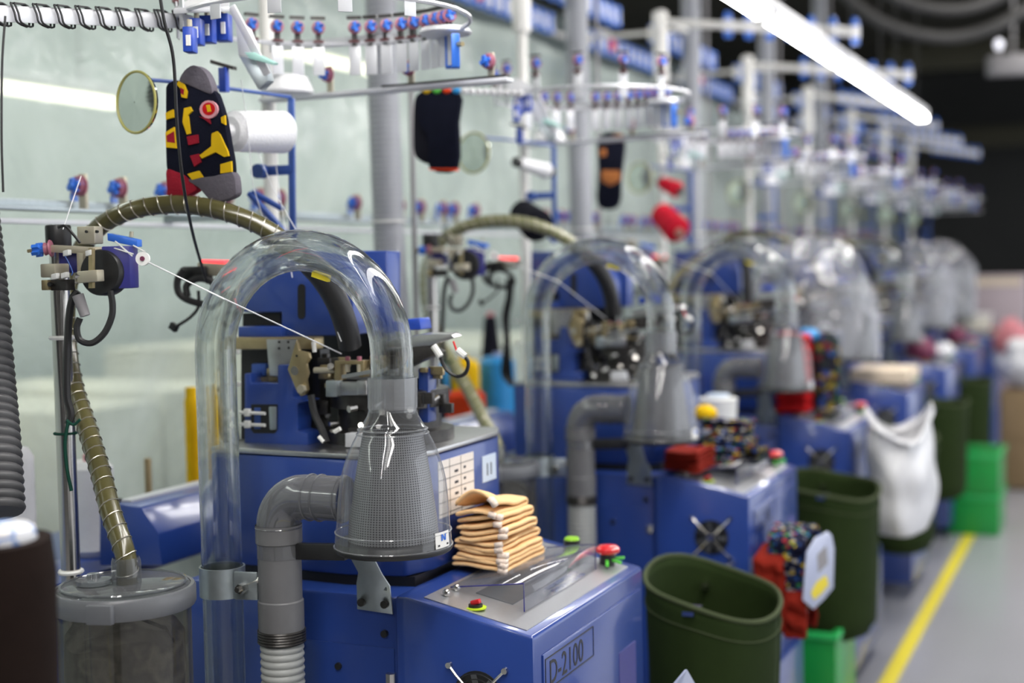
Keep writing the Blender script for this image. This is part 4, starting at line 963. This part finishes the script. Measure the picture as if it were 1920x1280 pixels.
t = thing('suction_hose', 'third olive hose, slanting up beside the third clear arch', 'hose', at(1245, 800, d=4.5), 'olive suction hoses')
pts = catmull([at(x, y, d=d) for x, y, d in ((1240, 810, 4.50), (1232, 700, 4.52), (1238, 600, 4.54), (1262, 530, 4.56), (1300, 492, 4.57), (1345, 468, 4.56), (1380, 466, 4.55), (1398, 495, 4.55), (1402, 545, 4.55), (1402, 590, 4.56))], 8)
MB().tube(resample(pts, .012), .0145, 14).build('hose_wall', M['olive'], t)
MB().tube(resample(pts[-24:], .012), .018, 14).build('hose_end_sleeve', M['black'], t)
# ================================================================ ducts and cables
def duct(lab, pts, r_, m_, g='ribbed hoses rising to the ceiling'):
    t = thing('ribbed_duct', lab, 'hose', pts[0], g)
    MB().hose(catmull(pts, 6), r_, .0125, .09, 20).build('duct_wall', M[m_], t)
    return t
duct('dark grey ribbed hose at the left edge of the picture', [(at(-8, 962, d=1.95)), at(-14, 850, d=1.98), at(-26, 700, d=2.03), at(-40, 520, d=2.07), at(-55, 380, d=2.10), at(-66, 200, d=2.12), at(-75, -60, d=2.14)], .040, 'ddarkduct')
for i, lab in enumerate(('silver ribbed hose rising behind the nearest arch', 'silver ribbed hose rising behind the second arch', 'third silver ribbed hose from the near end', 'fourth silver ribbed hose from the near end', 'fifth silver ribbed hose from the near end')):
    d_ = duct(lab, [Vector((-1.545, 2.86+S*i, z))+Vector((dx, 0, 0)) for z, dx in ((.90, .03), (1.1, .02), (1.3, .008), (1.5, .004), (1.8, 0), (2.2, 0), (3.0, 0))], .0365, 'mduct' if i < 1 else 'mduct')
    zz = 1.42
    MB().ring((-1.54, 2.86+S*i, zz), (0, 0, 1), .038, .003, 20, 6).build('cable_tie', M['wtag'], d_)
    MB().tube([(-1.495, 2.9+S*i, z) for z in (1.0, 1.6, 2.4, 3.3)], .006, 8).build('side_cable', M['cable'], d_)
tag(MB().tube(catmull([at(298, -20, d=1.95), at(308, 40, d=1.96), at(325, 110, d=1.98), at(332, 230, d=2.0), at(343, 340, d=2.05), at(362, 440, d=2.2), at(388, 530, d=2.38)], 8), .0024, 8).build('black_cable', M['rubber']), 'thin black cable hanging past the patterned sock', 'cable')
tag(MB().tube(catmull([at(10, 30, d=1.9), at(4, 120, d=1.9), at(3, 260, d=1.9), at(6, 360, d=1.9)], 6), .0016, 6).build('black_cable', M['rubber']), 'thin dark cable along the left edge', 'cable')
for i, pp in enumerate(([(470, 250, 2.40), (510, 350, 2.35), (560, 440, 2.3), (640, 640, 2.2)], [(515, 290, 2.45), (530, 400, 2.4), (548, 520, 2.3)], [(452, 150, 2.3), (462, 220, 2.32), (475, 350, 2.35), (500, 430, 2.35)])):
    tag(MB().tube([at(x, y, d=d) for x, y, d in pp], .0006, 4).build('yarn_strand', M['yarnw']), ['white yarn strand running from the white cone to the knitting head', 'white yarn strand hanging beside the blue upright', 'white yarn strand running down from the creel plates'][i], 'yarn')

# ================================================================ yarn cones
def yarn_cone(lab, a, b, r0, r1, m_, grp='yarn cones on the creels', name='yarn_cone', core='wtag', sq=.72):
    a, b = Vector(a), Vector(b); ax = (b-a).normalized(); L_ = (b-a).length
    lo = a.copy(); lo.z = min(a.z, b.z)
    t = thing(name, lab, 'yarn cone', lo, grp)
    n = 14; prof = [(.001, 0)]
    for k in range(n+1):
        f = k/n; r_ = r0+(r1-r0)*f
        e = min(1, min(f, 1-f)*9+sq); prof.append((r_*e+.0006*(k % 2), L_*f))
    prof.append((.001, L_))
    MB().lathe(a, prof, 28, ax).build('yarn_body', M[m_], t)
    MB().cyl(a-ax*.012, b+ax*.012, .012, n=12).build('core', M[core], t)
    return t
yarn_cone('white yarn cone lying sideways on the blue bracket behind the patterned sock', at(432, 246, d=2.34), at(536, 248, d=2.44), .033, .036, 'yarnw', core='yarnw')
yarn_cone('small cream yarn cone tilted on the second creel', at(972, 305, d=3.4), at(1030, 322, d=3.45), .012, .020, 'yarnw', core='black')
yarn_cone('navy yarn cone under the second olive hose arch', at(978, 398, d=3.5), at(1010, 425, d=3.4), .033, .040, 'yarnk', core='yarnk')
yarn_cone('red yarn cone, the larger and lower of the two red ones', at(1238, 398, d=4.6), at(1272, 434, d=4.5), .036, .044, 'yarnr', core='tan')
yarn_cone('small red yarn cone, the upper of the two red ones', at(1240, 342, d=4.7), at(1272, 357, d=4.65), .020, .027, 'yarnr', core='black')
G = 'bobbins on the yarn table'
def bobbin(lab, px, pytop, pybot, rp, m_, X=-1.75, core='wtag', taper=1.0, name='yarn_bobbin', zb=.80):
    q = at(px, pybot, X=X); d = (q-EYE).dot(fw); r_ = rp*d/F
    zt = at(px, pytop, X=X).z
    return yarn_cone(lab, (X, q.y, zb), (X, q.y, zt), r_, r_*taper, m_, G, name, core)
bobbin('tall white bobbin with pink core behind the olive hose', 175, 862, 1042, 41, 'yarnw', core='pinkwrap')
bobbin('white bobbin half hidden by the dark ribbed hose', 30, 838, 975, 36, 'yarnw', X=-1.72)
bobbin('slim yellow bobbin seen left of the clear arch leg', 362, 736, 850, 13, 'yarny', X=-1.78, core='yarny')
bobbin('slim yellow bobbin seen through the clear arch leg', 397, 732, 850, 17, 'yarny', X=-1.72, core='yarny')
bobbin('yellow bobbin beside the cyan wrapped one', 872, 674, 740, 28, 'yarny', X=-1.80, core='yarny')
bobbin('cyan wrapped bobbin left of the second machine', 934, 668, 772, 33, 'yarnc', X=-1.74, core='lav')
bobbin('small cyan bobbin peeping out behind the wire plugs', 826, 690, 735, 18, 'yarnc', X=-1.86, core='yarnc')
bobbin('orange-red bobbin in front of the yellow one', 874, 732, 790, 36, 'yarno', X=-1.70, core='yarno')
bobbin('dark bobbin in the gap beside the nearest machine', 822, 715, 790, 15, 'yarnk', X=-1.70, core='yarnk')
yarn_cone('tall black yarn cone left of the second clear arch', (at(921, 672, X=-1.9)), (at(919, 592, X=-1.9)), .033, .019, 'yarnk', 'yarn cones on the creels', core='pinkwrap')
bb = yarn_cone('big dark brown yarn cone cropped by the lower left edge', at(5, 1300, d=1.45)-Vector((0, 0, .35)), at(5, 1012, d=1.4), .052, .050, 'yarnb', 'large cones near the camera', 'large_yarn_cone', core='black', sq=.93)
q = at(5, 1004, d=1.4); 
wr = MB().lathe(q, [(.001, .012), (.024, .012), (.031, .007), (.033, -.004), (.030, -.010)], 24)
wo = wr.build('plastic_wrap', ramp_mat('blue_white_wrap', [(0, (.75, .76, .80)), (.5, (.20, .32, .62)), (.58, (.72, .70, .70)), (.7, (.5, .58, .75))], 30, .35, constant=True), bb)

# ================================================================ socks
def sock_flat(name, lab, parts, Y, th, grp=None, cat='sock'):
    """flattened hanging sock: list of (part name, outline px, material, thickness scale)"""
    t = thing(name, lab, cat, at(parts[0][1][0][0], max(p[1] for q in parts for p in q[1]), Y=Y), grp)
    for nm, pts, m_, k, dy in parts:
        P_ = [at(x, y, Y=Y+dy) for x, y in pts]
        if len(P_) > 5 and k >= 1: P_ = catmull(P_, 3, True)[:]
        MB().prism(P_, (0, th*k, 0)).build(nm, M[m_], t, th*k*.3)
    return t
Ys = 1.84
sk = sock_flat('hanging_sock', 'black sock with yellow motifs, grey heel and red cuff hanging by a cable', [
    ('sock_leg', [(311, 158), (328, 150), (350, 156), (397, 168), (410, 190), (420, 225), (428, 270), (434, 305), (433, 330), (415, 336), (380, 339), (350, 338), (325, 332), (312, 322), (309, 280), (309, 220), (309, 180)], 'navy', 1, 0),
    ('sock_toe', [(335, 152), (345, 132), (362, 122), (382, 132), (394, 155), (396, 176), (372, 168), (350, 158)], 'greyknit', 1.1, -.002),
    ('sock_cuff', [(312, 318), (330, 322), (348, 330), (366, 350), (366, 358), (350, 366), (330, 371), (315, 371), (313, 350)], 'redknit', 1, -.001),
    ('sock_foot', [(352, 336), (400, 330), (434, 322), (442, 352), (438, 368), (410, 378), (392, 374), (372, 352)], 'greyknit', 1.1, -.003),
], Ys, .016)
def motif(pts, m_, dy=-.0035): MB().prism([at(x, y, Y=Ys+dy) for x, y in pts], (0, .004, 0)).build('knit_motif', M[m_], sk, 0)
motif([(397, 250), (406, 246), (412, 252), (426, 283), (428, 292), (420, 294), (404, 285), (378, 297), (374, 291), (396, 274), (396, 258)], 'yknit')
motif([(345, 203), (356, 200), (360, 208), (352, 216), (356, 250), (350, 252), (342, 228)], 'yknit')
motif([(310, 212), (324, 205), (325, 220), (311, 224)], 'yknit'); motif([(310, 248), (326, 238), (330, 278), (311, 276)], 'yknit'); motif([(312, 254), (326, 246), (328, 268), (313, 266)], 'redknit', -.004)
motif([(334, 152), (344, 158), (350, 172), (348, 184), (340, 182), (338, 166), (331, 158)], 'yknit', -.005); motif([(338, 164), (345, 168), (344, 178), (339, 175)], 'redknit', -.0056)
motif([(413, 308), (433, 302), (434, 322), (413, 325)], 'yknit'); motif([(351, 326), (372, 320), (380, 332), (360, 337)], 'yknit'); motif([(414, 220), (421, 216), (422, 234), (415, 230)], 'yknit')
motif([(391+17*math.cos(a*PI/8), 205+17*math.sin(a*PI/8)) for a in range(16)], 'pinkknit'); motif([(391+12*math.cos(a*PI/8), 204+12*math.sin(a*PI/8)) for a in range(16)], 'red', -.0042); motif([(386, 197), (393, 196), (396, 209), (389, 210)], 'yknit', -.0048)
motif([(350, 256), (370, 252), (371, 268), (353, 272)], 'redknit'); motif([(356, 292), (372, 288), (376, 304), (364, 312)], 'redknit'); motif([(372, 218), (392, 222), (394, 232), (384, 224)], 'redknit')
sock_flat('hanging_sock', 'navy sock hanging from a rod with coloured pegs', [
    ('sock_leg', [(784, 172), (858, 172), (857, 230), (855, 316), (803, 316), (802, 260), (784, 230)], 'navy', 1, 0),
    ('sock_foot', [(788, 176), (776, 190), (774, 250), (776, 288), (790, 303), (806, 300), (808, 220)], 'yarnk', 1.1, .012),
    ('sock_cuff', [(803, 315), (855, 315), (855, 320), (803, 319)], 'yarno', .9, -.001)], 2.62, .018)
for i, (x, m_) in enumerate(((800, 'yarny'), (819, 'keygreen'), (838, 'yarno'), (856, 'yarnc'))):
    c = ('yellow', 'green', 'red', 'blue')[i]
    tag(MB().ell(at(x, 169, Y=2.62), .009, .008, .007, 12, 8).build('peg_ring', M[m_]), c+' plastic ring on the rod above the navy sock', 'ring', 'rings above the navy sock')
rdt = thing('hanging_rod', 'white beaded rod under the second creel carrying coloured rings', 'rod', at(780, 168, Y=2.65))
MB().cyl(at(780, 166, Y=2.65), at(985, 176, Y=2.70), .003, n=6).build('rod', M['alu'], rdt)
for k in range(9): MB().ell(at(872+13*k, 171+.5*k, Y=2.66), .0075, .007, .008, 10, 6).build('bead', M['fixture'], rdt)
sock_flat('hanging_sock', 'navy and orange sock hanging by the second silver ribbed hose', [
    ('sock_leg', [(1122, 255), (1168, 255), (1164, 330), (1158, 386), (1120, 386), (1121, 320)], 'navy', 1, 0),
    ('sock_stripe', [(1126, 318), (1163, 318), (1162, 340), (1144, 350), (1126, 340)], 'orange', 1.2, -.003),
    ('sock_motif', [(1124, 280), (1136, 278), (1136, 292), (1125, 294)], 'orange', .3, -.002),
    ('sock_motif', [(1150, 252), (1166, 252), (1166, 266), (1152, 262)], 'orange', .3, -.002)], 3.75, .018)

def folded(name, lab, x0, x1, y0, y1, z, th, m_, trim=None, grp=None, seed=0, puff=0., cat='sock'):
    """one folded sock: a ribbon running back, folding over and returning"""
    rr = random.Random(seed); L_ = y1-y0; r_ = th*.29
    prof = []
    for k in range(9): prof.append((y0+(L_-r_)*k/8, 0))
    for k in range(1, 6): a = -PI/2+PI*k/6; prof.append((y1-r_+r_*math.cos(a), r_+r_*math.sin(a)))
    for k in range(9): prof.append((y1-r_-(L_-r_-.004*rr.random())*k/8, 2*r_))
    n = len(prof)-1
    def fn(u, v):
        i = min(n-1, int(u*n+1e-6)); f = u*n-i
        y = prof[i][0]*(1-f)+prof[i+1][0]*f; h = prof[i][1]*(1-f)+prof[i+1][1]*f
        nz = noise.noise(Vector((y*22, v*2.2, seed*3.1))); nz2 = noise.noise(Vector((v*5, y*30, seed*1.7+9)))
        dp = puff*max(0, 1-(y-y0)/L_*1.6)*math.sin(PI*min(1, max(0, v*.8+.1)))*(1 if h > r_ else .15)
        return Vector((x0+(x1-x0)*v+.004*nz2, y+.005*nz2+.006*nz, z+th*.25+h+th*.16*nz+dp+.004*math.sin(v*3+seed)))
    t = thing(name, lab, cat, ((x0+x1)/2, (y0+y1)/2, z), grp)
    MB().grid(fn, 30, 8).build('sock_fabric', M[m_], t, solid=th*.50, sub=1)
    if trim:
        a = MB(); a.grid(lambda u, v: fn(u*.022, .84+.17*v)-Vector((0, .002, 0)), 2, 2); a.grid(lambda u, v: fn(1-u*.025, .84+.17*v)-Vector((0, .002, 0)), 2, 2)
        a.build('cuff_trim', M[trim], t, solid=th*.54)
    return t
pl = ['lowest folded peach sock of the stack on the nearest box', 'second folded peach sock from the bottom of the stack', 'third folded peach sock from the bottom of the stack',
      'fourth folded peach sock from the bottom, below the top two', 'second folded peach sock from the top of the stack', 'topmost folded peach sock, puffed up like a tent']
zz = .842
for i in range(6):
    dx = (.000, .004, .002, .010, .006, .004)[i]; dyy = (0, .002, .004, .003, .008, .004)[i]
    folded('folded_sock', pl[i], -.977+dx, -.884+dx-.004*i, 1.993+dyy, 2.155+dyy-.006*i, zz, .0150, 'peach', 'peachw', 'folded peach socks', i+1, .030 if i == 5 else .006 if i == 4 else 0)
    zz += .0160
# red and motley socks on the second box
R2 = 'red socks on the second box'
for i in range(3): folded('folded_sock', ('lowest', 'middle', 'topmost')[i]+' brick-red folded sock on the second machine box', -.968, -.882, 3.075, 3.21, .842+.016*i, .0155, 'redwool', None, R2, 20+i)
for i in range(5): folded('folded_sock', ('lowest', 'second lowest', 'middle', 'second highest', 'topmost')[i]+' navy confetti sock in the motley pile on the second box', -.945+.012*i*(i % 2), -.835+.008*(i % 3), 3.23+.01*i, 3.40, .835+.020*i, .0185, 'print', None, 'motley socks on the second box', 30+i, .012 if i == 4 else 0)
folded('folded_sock', 'dark maroon sock on the aisle side of the motley pile', -.840, -.795, 3.26, 3.40, .838, .030, 'print2', None, None, 41, .02)
t = thing('yarn_tub', 'white tub behind the motley socks on the second machine', 'tub', at(1347, 812, d=3.75))
c = at(1347, 812, d=3.75)
MB().lathe(c, [(.001, 0), (.046, 0), (.050, .085), (.052, .092), (.044, .094), (.001, .100)], 28).build('tub_body', M['wtag'], t)
MB().lathe(c+Vector((0, 0, .098)), [(.001, 0), (.030, 0), (.028, .006), (.001, .007)], 20).build('tub_lid', M['palepaper'], t)
tag(MB().ell(at(1322, 775, d=3.45), .030, .025, .022, 16, 10).build('yellow_pouch', M['yarny']), 'yellow cloth pouch on top of the motley socks', 'pouch')
tag(MB().ell(at(1385, 800, d=3.5), .013, .012, .012, 12, 8).build('white_ball', M['bag']), 'small crumpled white wad beside the white tub', 'wad')
# third machine: tall goods
for i in range(4): folded('folded_sock', ('lowest', 'second', 'third', 'topmost')[i]+' bright red folded cloth in the tall pile on the third box', -1.0, -.90, 4.34, 4.50, .84+.062*i, .056, 'red', None, 'red cloths on the third box', 50+i)
tt = thing('sock_roll', 'tall motley dark sock roll standing behind the red pile', 'sock', (-.87, 4.46, .82))
MB().lathe((-.865, 4.46, .826), [(.001, 0), (.040, 0), (.046, .05), (.042, .11), (.047, .17), (.040, .235), (.020, .26), (.001, .262)], 24).build('rolled_fabric', M['print2'], tt)
MB().ring((-.865, 4.46, .95), (0, 0, 1), .045, .006, 24, 6).build('roll_fold', M['print2'], tt)
tag(MB().ell(at(1516, 628, d=4.45), .036, .030, .022, 16, 10).build('cyan_cap', M['yarnc']), 'cyan cap lying on top of the red pile', 'cap')
# holders on the box fronts
def holder(i, lab, y=3.083):
    t = thing('sock_holder', lab, 'holder', (-.68, y, .6), 'pale shield-ended sock holders')
    q = [(-.10, .585), (.0, .555), (.10, .585), (.085, .72), (.045, .752), (-.045, .752), (-.085, .72)]
    Y_ = [y+a*.9 for a, _ in q]
    A = lambda px, py: at(px, py, d=3.06+(px-1506)/58*.12)
    a = [A(*p_) for p_ in ((1514, 1036), (1530, 1008), (1553, 996), (1560, 1003), (1565, 1028), (1563, 1102), (1545, 1124), (1526, 1142), (1507, 1125))]
    nn = (a[4]-a[0]).cross(a[7]-a[0]).normalized(); nn = nn if nn.dot(fw) > 0 else -nn
    MB().prism(a, nn*.004).build('shield_plate', M['lavplate'], t, .0015)
    MB().prism([A(*p_)-nn*.0012 for p_ in ((1520, 1112), (1530, 1092), (1548, 1078), (1553, 1096), (1540, 1112), (1526, 1124))], nn*.001).build('yellow_patch', M['yellow'], t, 0)
    MB().prism([A(*p_)-nn*.0008 for p_ in ((1532, 1040), (1549, 1022), (1552, 1056), (1534, 1074))], nn*.0006).build('grey_print', M['cable'], t, 0)
    MB().box((-.762, y-.06, .600), (-.64, y+.06, .606)).build('tray', M['lavplate'], t, .001)
    return t
hd_ = holder(1, 'pale shield-shaped sock holder on the second box, socks draped over it', 3.17)
ht = thing('sock_holder', 'pale pointed holder plate cropped at the lower edge, before the near green basket', 'holder', at(1290, 1290, d=2.25), 'pale shield-ended sock holders')
P0 = [at(1245, 1300, d=2.22), at(1284, 1254, d=2.22), at(1300, 1282, d=2.3), at(1302, 1330, d=2.3), at(1250, 1340, d=2.22)]
MB().prism(P0, (.004, 0, 0)).build('shield_plate', M['lavplate'], ht, .001)
MB().box((-.763, 2.10, .60), (-.63, 2.14, .604)).build('tray', M['lavplate'], ht)
def draped(lab, x0, x1, y0, y1, ztop, drop, m_, seed, grp):
    """cloth hanging over the tray: up one side, over, down the other"""
    w2 = (y1-y0)/2; yc = (y0+y1)/2
    def fn(u, v):
        s = (u-.5)*2; a = s*PI*.5
        if abs(s) < .45: y = yc+w2*math.sin(s/.45*PI/2); z = ztop-.04*(1-math.cos(s/.45*PI/2))
        else: y = yc+w2*(1.0+.1*noise.noise(Vector((s*2, v*3, seed))))*(1 if s > 0 else -1); z = ztop-.04-(abs(s)-.45)/.55*drop
        n1 = noise.noise(Vector((z*30, v*4, seed))); return Vector((x0+(x1-x0)*v+.010*n1, y-.013*n1*(1 if s > 0 else -1)-.008*math.sin(z*150+v*3)*(1 if s > 0 else -1), z+.008*noise.noise(Vector((v*5, s*4, seed)))))
    t = thing('draped_sock', lab, 'sock', ((x0+x1)/2, yc, ztop-drop), grp)
    MB().grid(fn, 30, 8).build('sock_fabric', M[m_], t, solid=.012, sub=1)
    return t
draped('brick-red sock bundle draped over the holder next to the second box', -.757, -.685, 3.060, 3.22, .672, .135, 'redwool', 3, 'socks draped on the second holder')
draped('navy confetti sock draped over the second holder beside its shield plate', -.735, -.645, 3.090, 3.26, .715, .15, 'print', 5, 'socks draped on the second holder')
draped('brick-red sock end hanging under the shield of the second holder', -.690, -.640, 3.060, 3.18, .590, .06, 'redwool', 9, 'socks draped on the second holder')

# ================================================================ green canvas baskets
def basket(dy, lab, tilt=(-.20, .02), dx=0):
    t = thing('canvas_basket', lab, 'basket', (-.749+dx, 2.70+dy, .25), 'green canvas baskets along the row')
    c = Vector((-.749+dx, 2.70+dy, .675)); A, B = .128, .17
    def rim(a, s=1): x, y = A*math.cos(a)*s, B*math.sin(a)*s; return c+Vector((x, y, tilt[0]*x*1.4+tilt[1]*y+.006*math.sin(3*a)))
    def fn(u, v):
        a = 2*PI*u; q = rim(a); z = q.z+(.25-q.z)*v
        k = (1-.10*v)*(1 if v < .92 else 1-(v-.92)*4); k += .015*noise.noise(Vector((math.cos(a)*2, math.sin(a)*2, v*2+dy)))
        return Vector((c.x+(q.x-c.x)*k, c.y+(q.y-c.y)*k, z))
    MB().grid(fn, 48, 20).build('canvas', M['cloth'], t, solid=.004)
    MB().prism([c+Vector((A*.8*math.cos(2*PI*k/16), B*.8*math.sin(2*PI*k/16), -.415)) for k in range(16)], (0, 0, .01)).build('basket_floor', M['cloth'], t)
    MB().tube([rim(2*PI*k/48, 1.01) for k in range(49)], .005, 6).build('rim_piping', M['clothrim'], t)
    MB().tube([fn(k/48, .10)+(fn(k/48, .10)-Vector((c.x, c.y, fn(k/48, .10).z))).normalized()*.003 for k in range(49)], .0015, 5).build('hem_seam', M['clothrim'], t)
    yn = 1.82+S*math.ceil((c.y+B-1.82)/S)
    MB().box((c.x-.06, c.y+B*.72, .64), (c.x-.048, yn-.0005, .65)).build('hook_arm', M['chrome'], t)
    MB().box((c.x-.01, c.y-B-.01, .66), (c.x+.012, c.y-B+.05, .668)).build('hook_bar', M['chrome'], t)
    return t
basket(0, 'first dark green canvas basket, large, beyond the nearest control box')
basket(S+.10, 'second dark green canvas basket, behind the draped red socks', (-.1, .05), -.02)
basket(2*S+.10, 'third dark green canvas basket, below the white plastic bag', (-.1, .02), -.01)
basket(3*S+.05, 'fourth dark green canvas basket, above the far green crate', (0, .0), -.02)
basket(4*S, 'fifth dark green canvas basket, farthest one', (0, 0), -.02)

# ================================================================ crates, sacks, bags
def crate(lab, x0, y0, w_, d_, z0, h, grp='green plastic crates'):
    t = thing('plastic_crate', lab, 'crate', (x0+w_/2, y0+d_/2, z0), grp)
    k = .012; x1, y1, z1 = x0+w_, y0+d_, z0+h
    for lo, hi in (((x0, y0, z0), (x1, y0+k, z1)), ((x0, y1-k, z0), (x1, y1, z1)), ((x0, y0+k, z0), (x0+k, y1-k, z1)), ((x1-k, y0+k, z0), (x1, y1-k, z1))):
        MB().box(lo, hi).build('crate_side', M['green'], t, .003)
    MB().box((x0+k, y0+k, z0), (x1-k, y1-k, z0+k)).build('crate_floor', M['green'], t)
    for lo, hi in (((x0-.008, y0-.008, z1-.02), (x1+.008, y0, z1)), ((x0-.008, y1, z1-.02), (x1+.008, y1+.008, z1)), ((x0-.008, y0, z1-.02), (x0, y1, z1)), ((x1, y0, z1-.02), (x1+.008, y1, z1))):
        MB().box(lo, hi).build('crate_rim', M['greend'], t, .003)
    return t
crate('green crate under the second green basket', -.855, 3.84, .13, .30, .0, .30)
for k in range(2): crate(('lower', 'upper')[k]+' of the two stacked green crates at the far end of the yellow line', -.785, 6.95, .235, .36, .195*k, .19)
t = thing('kraft_sack', 'brown kraft sack standing in the aisle at the right edge', 'sack', (-.52, 8.5, 0))
MB().box((-.66, 8.35, 0), (-.36, 8.65, .56)).build('sack_body', M['kraft'], t, .03)
MB().box((-.65, 8.36, .44), (-.37, 8.38, .47)).build('sack_seam', M['card'], t, .004)
MB().tube([(-.66, 8.345, .30), (-.36, 8.345, .30)], .004, 6).build('sack_fold', M['kraft'], t)
def crumple(name, lab, c, rx, ry, rz, m_, seed, cat='bag', amp=.25):
    c = Vector(c)
    def fn(u, v):
        a, b = 2*PI*u, PI*v; d1 = Vector((math.sin(b)*math.cos(a), math.sin(b)*math.sin(a), math.cos(b)))
        k = 1+amp*noise.noise(d1*1.6+Vector((seed, 0, 0)))+amp*.5*noise.noise(d1*4+Vector((0, seed, 0)))
        return c+Vector((d1.x*rx*k, d1.y*ry*k, d1.z*rz*k))
    return tag(MB().grid(fn, 32, 18).build(name, M[m_]), lab, cat)
crumple('white_bag', 'white plastic bag bulging on top of the kraft sack', (-.50, 8.5, .70), .17, .16, .15, 'bag', 2)
crumple('pink_bundle', 'pink wrapped bundle behind the white bag at the right edge', (-.66, 9.3, .79), .10, .12, .12, 'pinkwrap', 4, 'bundle')
tp = thing('tall_carton', 'tall pale pinkish carton at the far end of the row', 'carton', (-.80, 10.7, 0))
MB().box((-1.0, 10.5, 0), (-.66, 10.9, 1.17)).build('carton_body', M['board'], tp, .01)
MB().box((-.98, 10.495, 1.10), (-.68, 10.5, 1.15)).build('tape_strip', M['card'], tp)
tb3 = thing('yarn_box', 'white box on the last control box, beside the tall carton', 'box', (-.9, 9.45, .82))
MB().box((-.99, 9.34, .842), (-.80, 9.50, .932)).build('box_body', M['carton'], tb3, .006)
MB().box((-1.0, 9.33, .93), (-.79, 9.51, .945)).build('box_lid', M['wtag'], tb3, .003)
# white plastic sack hanging at the third box
def sackf(u, v):
    a = 2*PI*u; z = .83-.33*v; k = .72+.30*math.sin(PI*min(1, v*.85+.12))
    fl = 1.25 if v < .06 else 1
    n1 = noise.noise(Vector((math.cos(a)*1.6, math.sin(a)*1.6, v*3)))
    return Vector((-.625+.095*k*fl*math.cos(a)*(1+.25*n1), 4.38+.19*k*fl*math.sin(a)*(1+.2*n1), z+(.045*math.sin(2*a+.6) if v < .25 else 0)*(1-v*4)-(.0)))
tag(MB().grid(sackf, 48, 24).build('white_sack', M['bag'], solid=.003), 'open white plastic sack hanging at the third machine box', 'bag')
# card on the fourth box
tc4 = thing('card_tray', 'beige cardboard lid lying on the fourth machine box', 'card', (-.88, 5.72, .83))
for lo, hi in (((-.99, 5.58, .875), (-.77, 5.90, .88)), ((-.99, 5.58, .83), (-.77, 5.584, .875)), ((-.774, 5.584, .832), (-.77, 5.90, .875)), ((-.99, 5.584, .84), (-.986, 5.90, .875))): MB().box(lo, hi).build('card_panel', M['card'], tc4, .001)
crumple('plum_bag', 'plum coloured bag on the fifth machine box', (-.90, 6.95, .875), .07, .10, .055, 'magenta', 7)
crumple('plum_bag', 'second plum bag beside the pale wad, sixth machine box', (-.87, 8.2, .875), .06, .08, .05, 'magenta', 9)
crumple('white_wad', 'crumpled white plastic on the fifth machine box', (-.82, 7.15, .86), .05, .06, .035, 'bag', 12, 'wad')
# clear film over three heads
def film(i, lab, sc, seed, dx=0, dy=0):
    def filmf(u, v):
        a = 2*PI*u; b = PI*.5*v*1.05
        n1 = noise.noise(Vector((math.cos(a)*2+seed, math.sin(a)*2, v*2.2))); n2 = noise.noise(Vector((math.cos(a)*6, math.sin(a)*6+seed, v*5)))
        k = 1+.10*n1+.05*n2; r_ = min(1, math.sin(min(b, PI/2))*1.1)
        return Vector((-1.13+dx+.225*sc*r_*k*math.cos(a), 1.82+dy+i*S+.26*sc*r_*k*math.sin(a), 1.02+.365*math.cos(b)**.8*k if b < PI/2 else 1.02-.12*(b-PI/2)*8))
    tag(MB().grid(filmf, 56, 26).build('cover_film', M['film']), lab, 'cover', 'plastic film covers')
film(3, 'large clear plastic film draped over the head of the fourth machine', 1.05, 0)
film(5, 'clear plastic film over the sixth machine head, middle of the blurred domes', .92, 5, .06, .02)
film(6, 'clear plastic film over the last machine head', .88, 11, .06, .02)

# ================================================================ ceiling things on the aisle side
def hose_arc(lab, pts, r_): tag(MB().hose(catmull(pts, 8), r_, .05, .05, 12).build('ceiling_hose', M['gduct']), lab, 'hose', 'sagging ceiling hoses')
hose_arc('grey hose sagging from the dark ceiling, the higher one', [at(1600, -60, d=7), at(1690, 0, d=7), at(1790, 18, d=7), at(1880, -10, d=7), at(1960, -70, d=7)], .030)
hose_arc('grey hose sagging from the dark ceiling, the lower one', [at(1560, -30, d=7.4), at(1650, 40, d=7.4), at(1760, 70, d=7.4), at(1850, 55, d=7.4), at(1930, 10, d=7.4), at(2000, -60, d=7.4)], .032)
tl = thing('wall_box', 'pale grey box under the dark ceiling at the right edge', 'box', at(1900, 150, d=8))
MB().obox(at(1900, 122, d=8), (.13, .03, 0), (-.02, .06, 0), (0, 0, .055)).build('box_body', M['cable'], tl, .008)
MB().ell(at(1873, 84, d=8), .022, .022, .03, 12, 8).build('small_lamp', mat('small_lamp_glow', (.9, .9, 1), .4, emis=1.2), tl)
MB().cyl(at(1873, 88, d=8), at(1873, 112, d=8), .01, n=8).build('lamp_stem', M['cable'], tl)
MB().cyl(at(1900, 105, d=8), at(1900, -150, d=8), .008, n=8).build('drop_pipe', M['cable'], tl)
